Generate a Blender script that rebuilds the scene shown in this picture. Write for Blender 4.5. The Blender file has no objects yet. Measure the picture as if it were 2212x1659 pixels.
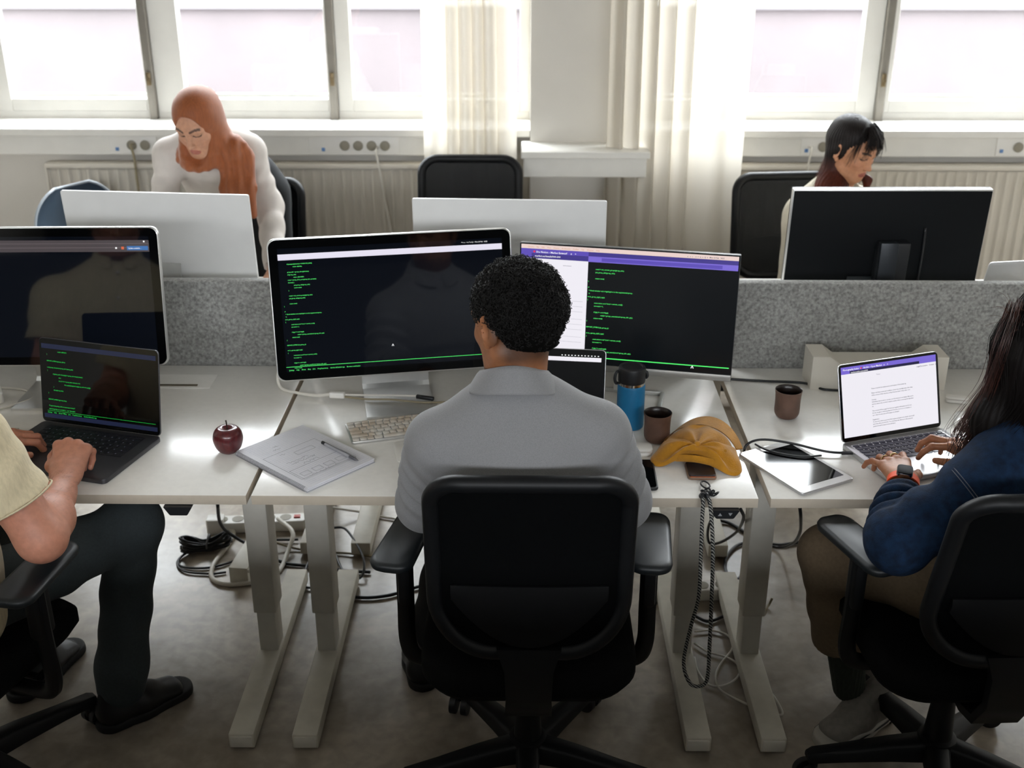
import bpy, bmesh, math, random
import numpy as np
from mathutils import Vector, Matrix, Euler

random.seed(7)
rng = np.random.default_rng(7)
S = bpy.context.scene
COL = S.collection

# ------------------------------------------------------------------ camera
CAM_F, CAM_PITCH, CAM_YAW, CAM_H = 2434.0, 23.44, -0.7, 2.04     # focal length in pixels of a 2212 px wide frame
cd = bpy.data.cameras.new('camera')
cd.sensor_width = 36.0
cd.lens = 36.0 * CAM_F / 2212.0
cd.clip_start, cd.clip_end = 0.05, 200
cd.dof.use_dof = True
cd.dof.focus_distance = 2.55
cd.dof.aperture_fstop = 4.5
cam = bpy.data.objects.new('camera', cd)
COL.objects.link(cam)
cam.location = (0, 0, CAM_H)
cam.rotation_euler = (math.radians(90 - CAM_PITCH), 0, math.radians(-CAM_YAW))
S.camera = cam

# ------------------------------------------------------------------ sky, lamps, exposure
W = bpy.data.worlds.new('overcast_sky')
S.world = W
W.use_nodes = True
_bg = W.node_tree.nodes['Background']
_bg.inputs['Color'].default_value = (0.93, 0.965, 1.0, 1)
_bg.inputs['Strength'].default_value = 23.5
S.view_settings.view_transform = 'Standard'
S.view_settings.look = 'None'
S.view_settings.gamma = 1.0
S.view_settings.use_curve_mapping = False
S.view_settings.exposure = 0.0
S.cycles.use_denoising = True
S.cycles.max_bounces = 8
S.cycles.diffuse_bounces = 5
S.cycles.glossy_bounces = 4
S.cycles.transmission_bounces = 6
S.cycles.transparent_max_bounces = 8
S.cycles.sample_clamp_indirect = 6.0
S.cycles.caustics_reflective = False
S.cycles.caustics_refractive = False


def window_portal(x0, x1, z0, z1, y):
    l = bpy.data.lights.new('window_portal', 'AREA')
    l.shape = 'RECTANGLE'
    l.size, l.size_y = x1 - x0, z1 - z0
    l.cycles.is_portal = True
    o = bpy.data.objects.new('window_portal', l)
    COL.objects.link(o)
    o.location = ((x0 + x1) / 2, y, (z0 + z1) / 2)
    o.rotation_euler = (math.radians(-90), 0, 0)       # looks into the room (-y)
    return o


WALL_Y, GLASS_Y, SILL_Z, CEIL_Z = 5.30, 5.46, 1.06, 3.60
XL, XR, YB = -3.3, 3.3, -2.6                      # room extents
RW_Z0, RW_Z1 = 2.20, 2.70                         # openings added high in the unseen rear wall to let in fill light
window_portal(-2.75, -0.10, SILL_Z + .06, 3.25, GLASS_Y + .12)
window_portal(0.55, 2.75, SILL_Z + .06, 3.25, GLASS_Y + .12)


_p = window_portal(XL + .2, XR - .2, RW_Z0, RW_Z1, YB - .15)  # portal for the added rear fill openings
_p.rotation_euler = (math.radians(90), 0, 0)


def srgb(h):
    h = h.lstrip('#')
    c = [int(h[i:i + 2], 16) / 255 for i in (0, 2, 4)]
    return tuple(x / 12.92 if x <= .04045 else ((x + .055) / 1.055) ** 2.4 for x in c)


# ------------------------------------------------------------------ materials
MATS = {}


def mat(name, col='#808080', rough=.5, metal=0., spec=.5, var=0., scale=40., bump=0., bscale=None, coat=0.,
        emit=None, estr=0., trans=0., vcol=False, sheen=0., stretch=None, detail=3., col2=None, alpha=1.):
    if name in MATS:
        return MATS[name]
    m = bpy.data.materials.new(name)
    m.use_nodes = True
    nt = m.node_tree
    b = nt.nodes['Principled BSDF']
    c = srgb(col) + (1,)
    b.inputs['Base Color'].default_value = c
    b.inputs['Roughness'].default_value = rough
    b.inputs['Metallic'].default_value = metal
    b.inputs['Specular IOR Level'].default_value = spec
    b.inputs['Coat Weight'].default_value = coat
    b.inputs['Transmission Weight'].default_value = trans
    b.inputs['Sheen Weight'].default_value = sheen
    b.inputs['Alpha'].default_value = alpha
    if emit:
        b.inputs['Emission Color'].default_value = srgb(emit) + (1,)
        b.inputs['Emission Strength'].default_value = estr
    src = None
    tc = nt.nodes.new('ShaderNodeTexCoord')
    mp = nt.nodes.new('ShaderNodeMapping')
    nt.links.new(tc.outputs['Object'], mp.inputs['Vector'])
    if stretch:
        mp.inputs['Scale'].default_value = stretch
    if vcol:
        a = nt.nodes.new('ShaderNodeVertexColor')
        a.layer_name = 'Col'
        src = a.outputs['Color']
    if var > 0:
        n = nt.nodes.new('ShaderNodeTexNoise')
        n.inputs['Scale'].default_value = scale
        n.inputs['Detail'].default_value = detail
        nt.links.new(mp.outputs['Vector'], n.inputs['Vector'])
        r = nt.nodes.new('ShaderNodeMapRange')
        r.inputs['From Min'].default_value, r.inputs['From Max'].default_value = .3, .7
        r.inputs['To Min'].default_value, r.inputs['To Max'].default_value = 1 - var, 1 + var
        nt.links.new(n.outputs['Fac'], r.inputs['Value'])
        mx = nt.nodes.new('ShaderNodeMix')
        mx.data_type = 'RGBA'
        if col2:
            r.inputs['To Min'].default_value, r.inputs['To Max'].default_value = 0, 1
            nt.links.new(r.outputs['Result'], mx.inputs['Factor'])
            mx.inputs[6].default_value = c
            mx.inputs[7].default_value = srgb(col2) + (1,)
        else:
            mx.blend_type = 'MULTIPLY'
            mx.inputs['Factor'].default_value = 1
            if src:
                nt.links.new(src, mx.inputs[6])
            else:
                mx.inputs[6].default_value = c
            nt.links.new(r.outputs['Result'], mx.inputs[7])
        src = mx.outputs[2]
    if src:
        nt.links.new(src, b.inputs['Base Color'])
    if bump > 0:
        n = nt.nodes.new('ShaderNodeTexNoise')
        n.inputs['Scale'].default_value = bscale or scale
        n.inputs['Detail'].default_value = detail
        nt.links.new(mp.outputs['Vector'], n.inputs['Vector'])
        bp = nt.nodes.new('ShaderNodeBump')
        bp.inputs['Strength'].default_value = bump
        bp.inputs['Distance'].default_value = .004
        nt.links.new(n.outputs['Fac'], bp.inputs['Height'])
        nt.links.new(bp.outputs['Normal'], b.inputs['Normal'])
    MATS[name] = m
    return m


# ------------------------------------------------------------------ objects and properties
def tag(o, label=None, cat=None, group=None, kind=None):
    if label: o['label'] = label
    if cat: o['category'] = cat
    if group: o['group'] = group
    if kind: o['kind'] = kind
    return o


def thing(name, label, cat, loc=(0, 0, 0), rz=0., group=None, rot=None):
    o = bpy.data.objects.new(name, None)
    o.empty_display_size = .05
    COL.objects.link(o)
    o.location = loc
    o.rotation_euler = rot if rot else (0, 0, rz)
    return tag(o, label, cat, group)


def mesh_obj(name, V, F, m, parent=None, smooth=True, angle=40, cols=None, org=None):
    V = np.asarray(V, dtype=float)
    if org is not None:
        V = V - np.asarray(org, dtype=float)
    me = bpy.data.meshes.new(name)
    me.from_pydata(V.tolist(), [], F if isinstance(F, list) else F.tolist())
    me.update()
    if smooth:
        me.shade_smooth()
        if angle:
            me.set_sharp_from_angle(angle=math.radians(angle))
    if cols is not None:
        a = me.color_attributes.new('Col', 'FLOAT_COLOR', 'POINT')
        c4 = np.ones((len(V), 4), dtype=np.float32)
        c4[:, :3] = cols
        a.data.foreach_set('color', c4.ravel())
    if isinstance(m, (list, tuple)):
        for x in m: me.materials.append(x)
    else:
        me.materials.append(m)
    o = bpy.data.objects.new(name, me)
    COL.objects.link(o)
    o.parent = parent
    return o


def children(o):
    return [c for c in bpy.data.objects if c.parent == o]


def copy_tree(o, parent=None):
    c = o.copy()
    COL.objects.link(c)
    c.parent = parent
    for ch in children(o):
        copy_tree(ch, c)
    return c


def rrect(w, h, r, n=5):
    r = max(min(r, w / 2 - 1e-5, h / 2 - 1e-5), 1e-5)
    P = []
    for cx, cy, a0 in ((w / 2 - r, h / 2 - r, 0), (-w / 2 + r, h / 2 - r, 90), (-w / 2 + r, -h / 2 + r, 180), (w / 2 - r, -h / 2 + r, 270)):
        for i in range(n + 1):
            a = math.radians(a0 + 90 * i / n)
            P.append((cx + r * math.cos(a), cy + r * math.sin(a)))
    return P


def catmull(P, n=8, closed=False):
    P = [Vector(p) for p in P]
    out = []
    m = len(P)
    rngi = range(m) if closed else range(m - 1)
    for i in rngi:
        p0 = P[(i - 1) % m] if (closed or i > 0) else P[0] * 2 - P[1]
        p1, p2 = P[i], P[(i + 1) % m]
        p3 = P[(i + 2) % m] if (closed or i + 2 < m) else P[-1] * 2 - P[-2]
        for j in range(n):
            t = j / n
            out.append(.5 * ((2 * p1) + (p2 - p0) * t + (2 * p0 - 5 * p1 + 4 * p2 - p3) * t * t + (3 * p1 - p0 - 3 * p2 + p3) * t ** 3))
    if not closed:
        out.append(P[-1])
    return out


class MB:
    """collects shapes into ONE mesh"""

    def __init__(s):
        s.v, s.f = [], []

    def add(s, V, F, M=None):
        o = len(s.v)
        if M is not None:
            V = [M @ Vector(p) for p in V]
        s.v += [tuple(p) for p in V]
        s.f += [tuple(i + o for i in f) for f in F]
        return s

    def box(s, c, size, bev=0., M=None, seg=2):
        bm = bmesh.new()
        bmesh.ops.create_cube(bm, size=1)
        for v in bm.verts:
            v.co = Vector((v.co.x * size[0] + c[0], v.co.y * size[1] + c[1], v.co.z * size[2] + c[2]))
        if bev > 0:
            bmesh.ops.bevel(bm, geom=bm.edges[:], offset=bev, segments=seg, profile=.5, affect='EDGES')
        bm.verts.index_update()
        s.add([v.co.copy() for v in bm.verts], [[v.index for v in f.verts] for f in bm.faces], M)
        bm.free()
        return s

    def bar(s, a, b, w, h, bev=0., up=(0, 0, 1)):
        a, b = Vector(a), Vector(b)
        d = (b - a)
        L = d.length
        d.normalize()
        u = Vector(up)
        x = d.cross(u).normalized()
        z = x.cross(d)
        M = Matrix.Translation((a + b) / 2) @ Matrix((x, d, z)).transposed().to_4x4()
        return s.box((0, 0, 0), (w, L, h), bev, M)

    def loops(s, L, cap0=True, cap1=True, M=None):
        n = len(L[0])
        V = [p for l in L for p in l]
        F = []
        for i in range(len(L) - 1):
            for j in range(n):
                k = (j + 1) % n
                F.append((i * n + j, i * n + k, (i + 1) * n + k, (i + 1) * n + j))
        if cap0: F.append(tuple(range(n - 1, -1, -1)))
        if cap1: F.append(tuple((len(L) - 1) * n + j for j in range(n)))
        return s.add(V, F, M)

    def slab(s, w, d, z0, z1, r=.01, e=0., M=None, n=5, c=(0, 0)):
        """rounded rectangle w x d between z0 and z1 with softened edges e"""
        def lp(i, z): return [(x + c[0], y + c[1], z) for x, y in rrect(w - 2 * i, d - 2 * i, max(r - i, 1e-4), n)]
        if e > 0:
            L = [lp(e, z0), lp(e * .3, z0 + e * .3), lp(0, z0 + e), lp(0, z1 - e), lp(e * .3, z1 - e * .3), lp(e, z1)]
        else:
            L = [lp(0, z0), lp(0, z1)]
        return s.loops(L, M=M)

    def prism(s, P, z0, z1, M=None):
        return s.loops([[(x, y, z0) for x, y in P], [(x, y, z1) for x, y in P]], M=M)

    def lathe(s, prof, n=32, M=None, cap0=True, cap1=True):
        L = [[(r * math.cos(2 * math.pi * j / n), r * math.sin(2 * math.pi * j / n), z) for j in range(n)] for r, z in prof]
        return s.loops(L, cap0, cap1, M)

    def tube(s, path, r, n=8, closed=False, flat=None, M=None):
        P = [Vector(p) for p in path]
        m = len(P)
        L = []
        up = None
        for i in range(m):
            a = P[(i - 1) % m] if (closed or i > 0) else P[i]
            b = P[(i + 1) % m] if (closed or i < m - 1) else P[i]
            t = (b - a)
            if t.length < 1e-9: t = Vector((0, 0, 1))
            t.normalize()
            if up is None:
                up = Vector((0, 0, 1)) if abs(t.z) < .9 else Vector((0, 1, 0))
            x = t.cross(up)
            if x.length < 1e-6: x = t.cross(Vector((1, 0, 0)))
            x.normalize()
            up = x.cross(t).normalized()
            ri = r(i / max(m - 1, 1)) if callable(r) else r
            fx = 1 if flat is None else flat
            L.append([P[i] + (x * math.cos(2 * math.pi * j / n) * fx + up * math.sin(2 * math.pi * j / n)) * ri for j in range(n)])
        if closed:
            L.append(L[0])
            return s.loops(L, False, False, M)
        return s.loops(L, True, True, M)

    def cyl(s, a, b, r, r2=None, n=20):
        a, b = Vector(a), Vector(b)
        return s.tube([a, b], (lambda t: r + ((r2 if r2 is not None else r) - r) * t), n)

    def quad(s, a, b, c, d):
        return s.add([a, b, c, d], [(0, 1, 2, 3)])

    def ball(s, c, r, n=16, m=10, R=None):
        rx, ry, rz = r if isinstance(r, (tuple, list)) else (r, r, r)
        M = Matrix.Translation(Vector(c)) @ (R.to_4x4() if R else Matrix.Identity(4))
        L = []
        for i in range(1, m):
            th = math.pi * i / m
            L.append([(rx * math.sin(th) * math.cos(2 * math.pi * j / n), ry * math.sin(th) * math.sin(2 * math.pi * j / n), -rz * math.cos(th)) for j in range(n)])
        return s.loops(L, True, True, M)

    def build(s, name, m, parent=None, smooth=True, angle=40, org=None):
        return mesh_obj(name, s.v, s.f, m, parent, smooth, angle, org=org)


def text_mb(lines, size, spacing, x0=0., y0=0., mb=None, adv=None, bold=.018):
    """lines of lettering in the xy plane; a line is a str or (dx, str)"""
    mb = mb or MB()
    for i, ln in enumerate(lines):
        if not ln: continue
        dx, t = (0, ln) if isinstance(ln, str) else ln
        st = t.lstrip(' ')
        dx += (len(t) - len(st)) * (adv or size * .5)
        if not st: continue
        cu = bpy.data.curves.new('lettering', 'FONT')
        cu.body = st
        cu.size = size
        cu.resolution_u = 1
        cu.offset = bold * size
        o = bpy.data.objects.new('lettering', cu)
        COL.objects.link(o)
        dg = bpy.context.evaluated_depsgraph_get()
        me = bpy.data.meshes.new_from_object(o.evaluated_get(dg))
        mb.add([(v.co.x + x0 + dx, v.co.y + y0 - i * spacing, 0) for v in me.vertices], [tuple(p.vertices) for p in me.polygons])
        bpy.data.objects.remove(o)
        bpy.data.curves.remove(cu)
        bpy.data.meshes.remove(me)
    return mb


def Rz(a): return Matrix.Rotation(a, 4, 'Z')
def Rx(a): return Matrix.Rotation(a, 4, 'X')
def Ry(a): return Matrix.Rotation(a, 4, 'Y')
def T(*p): return Matrix.Translation(Vector(p))


# a pixel of the photograph plus one known coordinate (x, y or z) -> a point in the room, for reading off positions
_cp, _sp = math.cos(math.radians(CAM_PITCH)), math.sin(math.radians(CAM_PITCH))
_cy, _sy = math.cos(math.radians(CAM_YAW)), math.sin(math.radians(CAM_YAW))
_fw = Vector((_sy * _cp, _cy * _cp, -_sp))
_rt = Vector((_cy, -_sy, 0))
_up = _rt.cross(_fw)


def at(px, py, x=None, y=None, z=None):
    d = _fw + _rt * ((px - 1106) / CAM_F) - _up * ((py - 829.5) / CAM_F)
    t = (x / d.x) if x is not None else (y / d.y) if y is not None else (z - CAM_H) / d.z
    return Vector((d.x * t, d.y * t, CAM_H + d.z * t))


# ------------------------------------------------------------------ organic surfaces: a smooth union of limbs, meshed as one skin
class Field:
    def __init__(s, lo, hi, h):
        s.lo, s.h = np.array(lo, float), h
        n = np.ceil((np.array(hi, float) - s.lo) / h).astype(int) + 1
        s.ax = [(s.lo[i] + h * np.arange(n[i])).astype(np.float32) for i in range(3)]
        s.d = np.full(n, 1.0, np.float32)

    def sub(s, lo, hi):
        i0 = np.maximum(np.floor((np.array(lo, float) - s.lo) / s.h).astype(int), 0)
        i1 = np.minimum(np.ceil((np.array(hi, float) - s.lo) / s.h).astype(int) + 1, np.array(s.d.shape))
        f = Field.__new__(Field)
        f.lo, f.h = s.lo + s.h * i0, s.h
        f.ax = [s.ax[i][i0[i]:i1[i]] for i in range(3)]
        f.d = np.full(tuple(i1 - i0), 1.0, np.float32)
        f.at = tuple(slice(i0[i], i1[i]) for i in range(3))
        return f

    def _blk(s, lo, hi):
        sl = []
        for i in range(3):
            a = max(int((lo[i] - s.lo[i]) / s.h), 0)
            b = min(int((hi[i] - s.lo[i]) / s.h) + 2, len(s.ax[i]))
            if b <= a: return None, None
            sl.append(slice(a, b))
        X = s.ax[0][sl[0]][:, None, None]
        Y = s.ax[1][sl[1]][None, :, None]
        Z = s.ax[2][sl[2]][None, None, :]
        return tuple(sl), (X, Y, Z)

    def _mix(s, sl, e, k, sub=False):
        d = s.d[sl]
        if sub:
            e = -e
            if k > 0:
                h = np.maximum(k - np.abs(d - e), 0) / k
                s.d[sl] = np.maximum(d, e) + h * h * k * .25
            else:
                s.d[sl] = np.maximum(d, e)
        else:
            if k > 0:
                h = np.maximum(k - np.abs(d - e), 0) / k
                s.d[sl] = np.minimum(d, e) - h * h * k * .25
            else:
                s.d[sl] = np.minimum(d, e)

    def cone(s, a, b, ra, rb=None, k=.02, sub=False, wr=None):
        """limb from a to b with radii ra, rb; wr=(amp, freq, phase_dir) adds cloth rings"""
        rb = ra if rb is None else rb
        a, b = np.array(a, float), np.array(b, float)
        m = max(ra, rb) + k + .03
        sl, P = s._blk(np.minimum(a, b) - m, np.maximum(a, b) + m)
        if sl is None: return s
        ab = b - a
        L2 = max(ab @ ab, 1e-12)
        q = [P[i] - a[i] for i in range(3)]
        t = np.clip((q[0] * ab[0] + q[1] * ab[1] + q[2] * ab[2]) / L2, 0, 1)
        dist = np.sqrt((q[0] - t * ab[0]) ** 2 + (q[1] - t * ab[1]) ** 2 + (q[2] - t * ab[2]) ** 2)
        r = ra + (rb - ra) * t
        if wr:
            amp, fr, dr = wr
            ph = 2 * np.pi * fr * t + (q[0] * dr[0] + q[1] * dr[1] + q[2] * dr[2])
            r = r + amp * np.sin(ph) * np.sin(np.pi * np.clip(t * .9 + .05, 0, 1))
        s._mix(sl, (dist - r).astype(np.float32), k, sub)
        return s

    def flat(s, a, b, ra, rb, u, k=.02, sub=False, cap=True):
        """limb with an elliptic section: ra=(half width along u, half thickness)"""
        a, b, u = np.array(a, float), np.array(b, float), np.array(u, float)
        ab = b - a
        L = np.linalg.norm(ab)
        w = ab / L
        u = u - w * (u @ w)
        u /= np.linalg.norm(u)
        v = np.cross(w, u)
        m = max(max(ra), max(rb)) + k + .03
        sl, P = s._blk(np.minimum(a, b) - m, np.maximum(a, b) + m)
        if sl is None: return s
        q = [P[i] - a[i] for i in range(3)]
        dt = lambda e: q[0] * e[0] + q[1] * e[1] + q[2] * e[2]
        tt = dt(w)
        t = np.clip(tt / L, 0, 1)
        ru, rv = ra[0] + (rb[0] - ra[0]) * t, ra[1] + (rb[1] - ra[1]) * t
        ex = tt - t * L
        mn = np.minimum(ru, rv)
        k0 = np.sqrt((dt(u) / ru) ** 2 + (dt(v) / rv) ** 2 + (ex / mn) ** 2)
        k1 = np.sqrt((dt(u) / ru ** 2) ** 2 + (dt(v) / rv ** 2) ** 2 + (ex / mn ** 2) ** 2) + 1e-6
        d = np.where(k0 < .3, (k0 - 1) * mn, k0 * (k0 - 1) / k1)
        if not cap:
            d = np.maximum(d, np.abs(tt - L / 2) - L / 2)
        s._mix(sl, d.astype(np.float32), k, sub)
        return s

    def ell(s, c, r, R=None, k=.02, sub=False):
        c = np.array(c, float)
        R = np.eye(3) if R is None else np.array(R)
        m = max(r) + k + .02
        sl, P = s._blk(c - m, c + m)
        if sl is None: return s
        q = [P[i] - c[i] for i in range(3)]
        loc = [q[0] * R[0, i] + q[1] * R[1, i] + q[2] * R[2, i] for i in range(3)]
        k0 = np.sqrt(sum((loc[i] / r[i]) ** 2 for i in range(3)))
        k1 = np.sqrt(sum((loc[i] / r[i] ** 2) ** 2 for i in range(3))) + 1e-6
        d = np.where(k0 < .3, (k0 - 1) * min(r), k0 * (k0 - 1) / k1)
        s._mix(sl, d.astype(np.float32), k, sub)
        return s

    def cut(s, p, n, k=0., region=None):
        """keep the side n points away from; region=(lo,hi) limits the cut"""
        p, n = np.array(p, float), np.array(n, float)
        n /= np.linalg.norm(n)
        lo, hi = region if region else (s.lo, s.lo + s.h * np.array(s.d.shape))
        sl, P = s._blk(lo, hi)
        if sl is None: return s
        e = (P[0] - p[0]) * n[0] + (P[1] - p[1]) * n[1] + (P[2] - p[2]) * n[2]
        s.d[sl] = np.maximum(s.d[sl], e.astype(np.float32))
        return s

    def merge(s, g, k=.03):
        d, e = s.d[g.at], g.d
        h = np.maximum(k - np.abs(d - e), 0) / k
        s.d[g.at] = np.minimum(d, e) - h * h * k * .25
        return s

    def mesh(s, relax=1):
        f = s.d
        f[[0, -1], :, :] = np.maximum(f[[0, -1], :, :], 1e-3)
        f[:, [0, -1], :] = np.maximum(f[:, [0, -1], :], 1e-3)
        f[:, :, [0, -1]] = np.maximum(f[:, :, [0, -1]], 1e-3)
        ins = f < 0
        nx, ny, nz = f.shape
        cnt = np.zeros((nx - 1, ny - 1, nz - 1), np.int8)
        for i in (0, 1):
            for j in (0, 1):
                for k in (0, 1):
                    cnt += ins[i:nx - 1 + i, j:ny - 1 + j, k:nz - 1 + k]
        act = (cnt > 0) & (cnt < 8)
        I = np.argwhere(act)
        idx = np.full(act.shape, -1, np.int64)
        idx[act] = np.arange(len(I))
        cor = [(i, j, k) for i in (0, 1) for j in (0, 1) for k in (0, 1)]
        acc = np.zeros((len(I), 3))
        w = np.zeros(len(I))
        for a in cor:
            for ax in range(3):
                if a[ax]: continue
                b = list(a)
                b[ax] = 1
                fa = f[I[:, 0] + a[0], I[:, 1] + a[1], I[:, 2] + a[2]]
                fb = f[I[:, 0] + b[0], I[:, 1] + b[1], I[:, 2] + b[2]]
                m = (fa < 0) != (fb < 0)
                t = np.where(m, fa / np.where(m, fa - fb, 1), 0)
                p = np.array(a, float)[None, :] + np.zeros((len(I), 3))
                p[:, ax] += t
                acc += p * m[:, None]
                w += m
        V = s.lo + s.h * (I + acc / w[:, None])
        Fs = []
        for ax in range(3):
            o1, o2 = [(1, 2), (2, 0), (0, 1)][ax]
            sa = [slice(None)] * 3
            sb = [slice(None)] * 3
            sa[ax], sb[ax] = slice(0, -1), slice(1, None)
            ch = ins[tuple(sa)] != ins[tuple(sb)]
            E = np.argwhere(ch)
            E = E[(E[:, o1] > 0) & (E[:, o2] > 0) & (E[:, o1] < f.shape[o1] - 1) & (E[:, o2] < f.shape[o2] - 1)]
            neg = ins[E[:, 0], E[:, 1], E[:, 2]]
            def c(d1, d2):
                q = E.copy()
                q[:, o1] -= d1
                q[:, o2] -= d2
                return idx[q[:, 0], q[:, 1], q[:, 2]]
            Q = np.stack([c(1, 1), c(0, 1), c(0, 0), c(1, 0)], 1)
            Q[~neg] = Q[~neg][:, ::-1]
            Fs.append(Q)
        F = np.concatenate(Fs)
        for _ in range(relax):                            # a light even-out of the skin
            acc = np.zeros_like(V)
            w = np.zeros(len(V))
            for i in range(4):
                a, b = F[:, i], F[:, (i + 1) % 4]
                np.add.at(acc, a, V[b]); np.add.at(w, a, 1)
                np.add.at(acc, b, V[a]); np.add.at(w, b, 1)
            V = V * .5 + .5 * acc / w[:, None]
        return V, F


def vnormals(V, F):
    n = np.cross(V[F[:, 2]] - V[F[:, 0]], V[F[:, 3]] - V[F[:, 1]])
    N = np.zeros_like(V)
    for i in range(4): np.add.at(N, F[:, i], n)
    return N / (np.linalg.norm(N, axis=1)[:, None] + 1e-12)


def wobble(V, scale, seed=0, octs=2):
    """smooth pseudo-random field in -1..1 for cloth folds"""
    r = np.random.default_rng(seed)
    o = np.zeros(len(V))
    a = 1.
    for q in range(octs):
        for _ in range(5):
            d = r.normal(size=3)
            d *= scale * (2 ** q) / np.linalg.norm(d)
            o += a * np.sin(V @ d + r.uniform(0, 6.28) + 1.3 * np.sin(V @ (d[[1, 2, 0]] * .7)))
        a *= .5
    return o / 4.


def frame(fwd, up):
    y = np.array(fwd, float); y /= np.linalg.norm(y)
    z = np.array(up, float); z = z - y * (z @ y); z /= np.linalg.norm(z)
    x = np.cross(y, z)
    return np.stack([x, y, z], 1)                            # columns x (right), y (forward), z (up)


FINGERS = (  # knuckle (x toward the thumb, y along the hand, z), bone lengths, radii
    ((.030, .094, .003), (.043, .026, .021), (.0098, .0088, .0080, .0070)),
    ((.009, .098, .006), (.047, .030, .022), (.0100, .0092, .0082, .0072)),
    ((-.012, .093, .004), (.043, .028, .022), (.0095, .0086, .0078, .0068)),
    ((-.031, .083, .000), (.034, .020, .019), (.0086, .0076, .0068, .0060)))


def hand(F, wrist, fwd, up, side, curl, thumb=(.35, .0), s=1., spread=(8, 1, -5, -12), wr=(.028, .019)):
    """a hand of five fingers into field F; curl = four (mcp, pip, dip) in degrees; returns joints"""
    B = frame(fwd, up)
    w = np.array(wrist, float)
    L = lambda p: w + B @ (np.array([p[0] * side, p[1], p[2]]) * s)
    out = []
    G = F.sub(w - .16 * s + B[:, 1] * .08, w + .16 * s + B[:, 1] * .08)
    for (mc, ln, rd), (a1, a2, a3), spd in zip(FINGERS, curl, spread):
        base = np.array((mc[0] * .55, .012, -.002))
        F.cone(L(base), L(np.array(mc) - (0, .006, .003)), .0135 * s, .0112 * s, k=.012 * s)
        pts = [np.array(mc) - (0, .003, .003)]
        ang = 0.
        sp_ = math.radians(spd)
        for l, a in zip(ln, (a1, a2, a3)):
            ang += math.radians(a)
            d = np.array([math.sin(sp_) * math.cos(ang), math.cos(sp_) * math.cos(ang), -math.sin(ang)])
            pts.append(pts[-1] + d * l)
        W3 = [L(p) for p in pts]
        H = F.sub(w - .16 * s + B[:, 1] * .08, w + .16 * s + B[:, 1] * .08)
        for i in range(3):
            H.cone(W3[i], W3[i + 1], rd[i] * s, rd[i + 1] * s, k=.003 * s)
        H.ell(W3[0], (.0108 * s,) * 3, k=.004 * s)            # knuckle
        H.ell(W3[1], (rd[1] * 1.08 * s,) * 3, k=.003 * s)
        G.d = np.minimum(G.d, H.d)
        out.append(W3)
    # palm pad, heel, tendons are the metacarpals above
    F.flat(L((0, .018, -.006)), L((.0, .078, -.008)), (.026 * s, .012 * s), (.034 * s, .010 * s), B[:, 0], k=.014 * s)
    th = thumb
    c0, c1 = np.array((.020, .018, -.010)), np.array((.042, .048, -.018 - .012 * th[1]))
    c2 = c1 + np.array((math.sin(th[0]) * .034, math.cos(th[0]) * .034, -.006 - .012 * th[1]))
    c3 = c2 + np.array((math.sin(th[0] - .35) * .028, math.cos(th[0] - .35) * .028, -.004 - .008 * th[1]))
    F.cone(L(c0), L(c1), .0165 * s, .0135 * s, k=.016 * s)
    F.cone(L((.018, .05, -.006)), L(c1), .010 * s, .010 * s, k=.014 * s)
    H = F.sub(w - .16 * s + B[:, 1] * .08, w + .16 * s + B[:, 1] * .08)
    H.cone(L(c1), L(c2), .0120 * s, .0105 * s, k=.004).cone(L(c2), L(c3), .0108 * s, .0082 * s, k=.003)
    G.d = np.minimum(G.d, H.d)
    k = .007 * s
    fd = F.d[G.at]
    h = np.maximum(k - np.abs(fd - G.d), 0) / k
    F.d[G.at] = np.minimum(fd, G.d) - h * h * k * .25
    out.append([L(c1), L(c2), L(c3)])
    return out, B, L


def nails(V, C, joints, B, col, s=1.):
    for W3 in joints:
        tip, pre = np.array(W3[-1]), np.array(W3[-2])
        d = (tip - pre) / np.linalg.norm(tip - pre)
        up = B[:, 2] - d * (B[:, 2] @ d)
        if np.linalg.norm(up) < .2: up = B[:, 1] - d * (B[:, 1] @ d)
        up /= np.linalg.norm(up)
        c = tip + up * .007 * s + d * .001
        q = V - c
        m = (np.abs(q @ d) < .0065 * s) & (np.linalg.norm(q - np.outer(q @ d, d), axis=1) < .0055 * s)
        C[m] = C[m] * .35 + np.array(col) * .65
    return C


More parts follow.
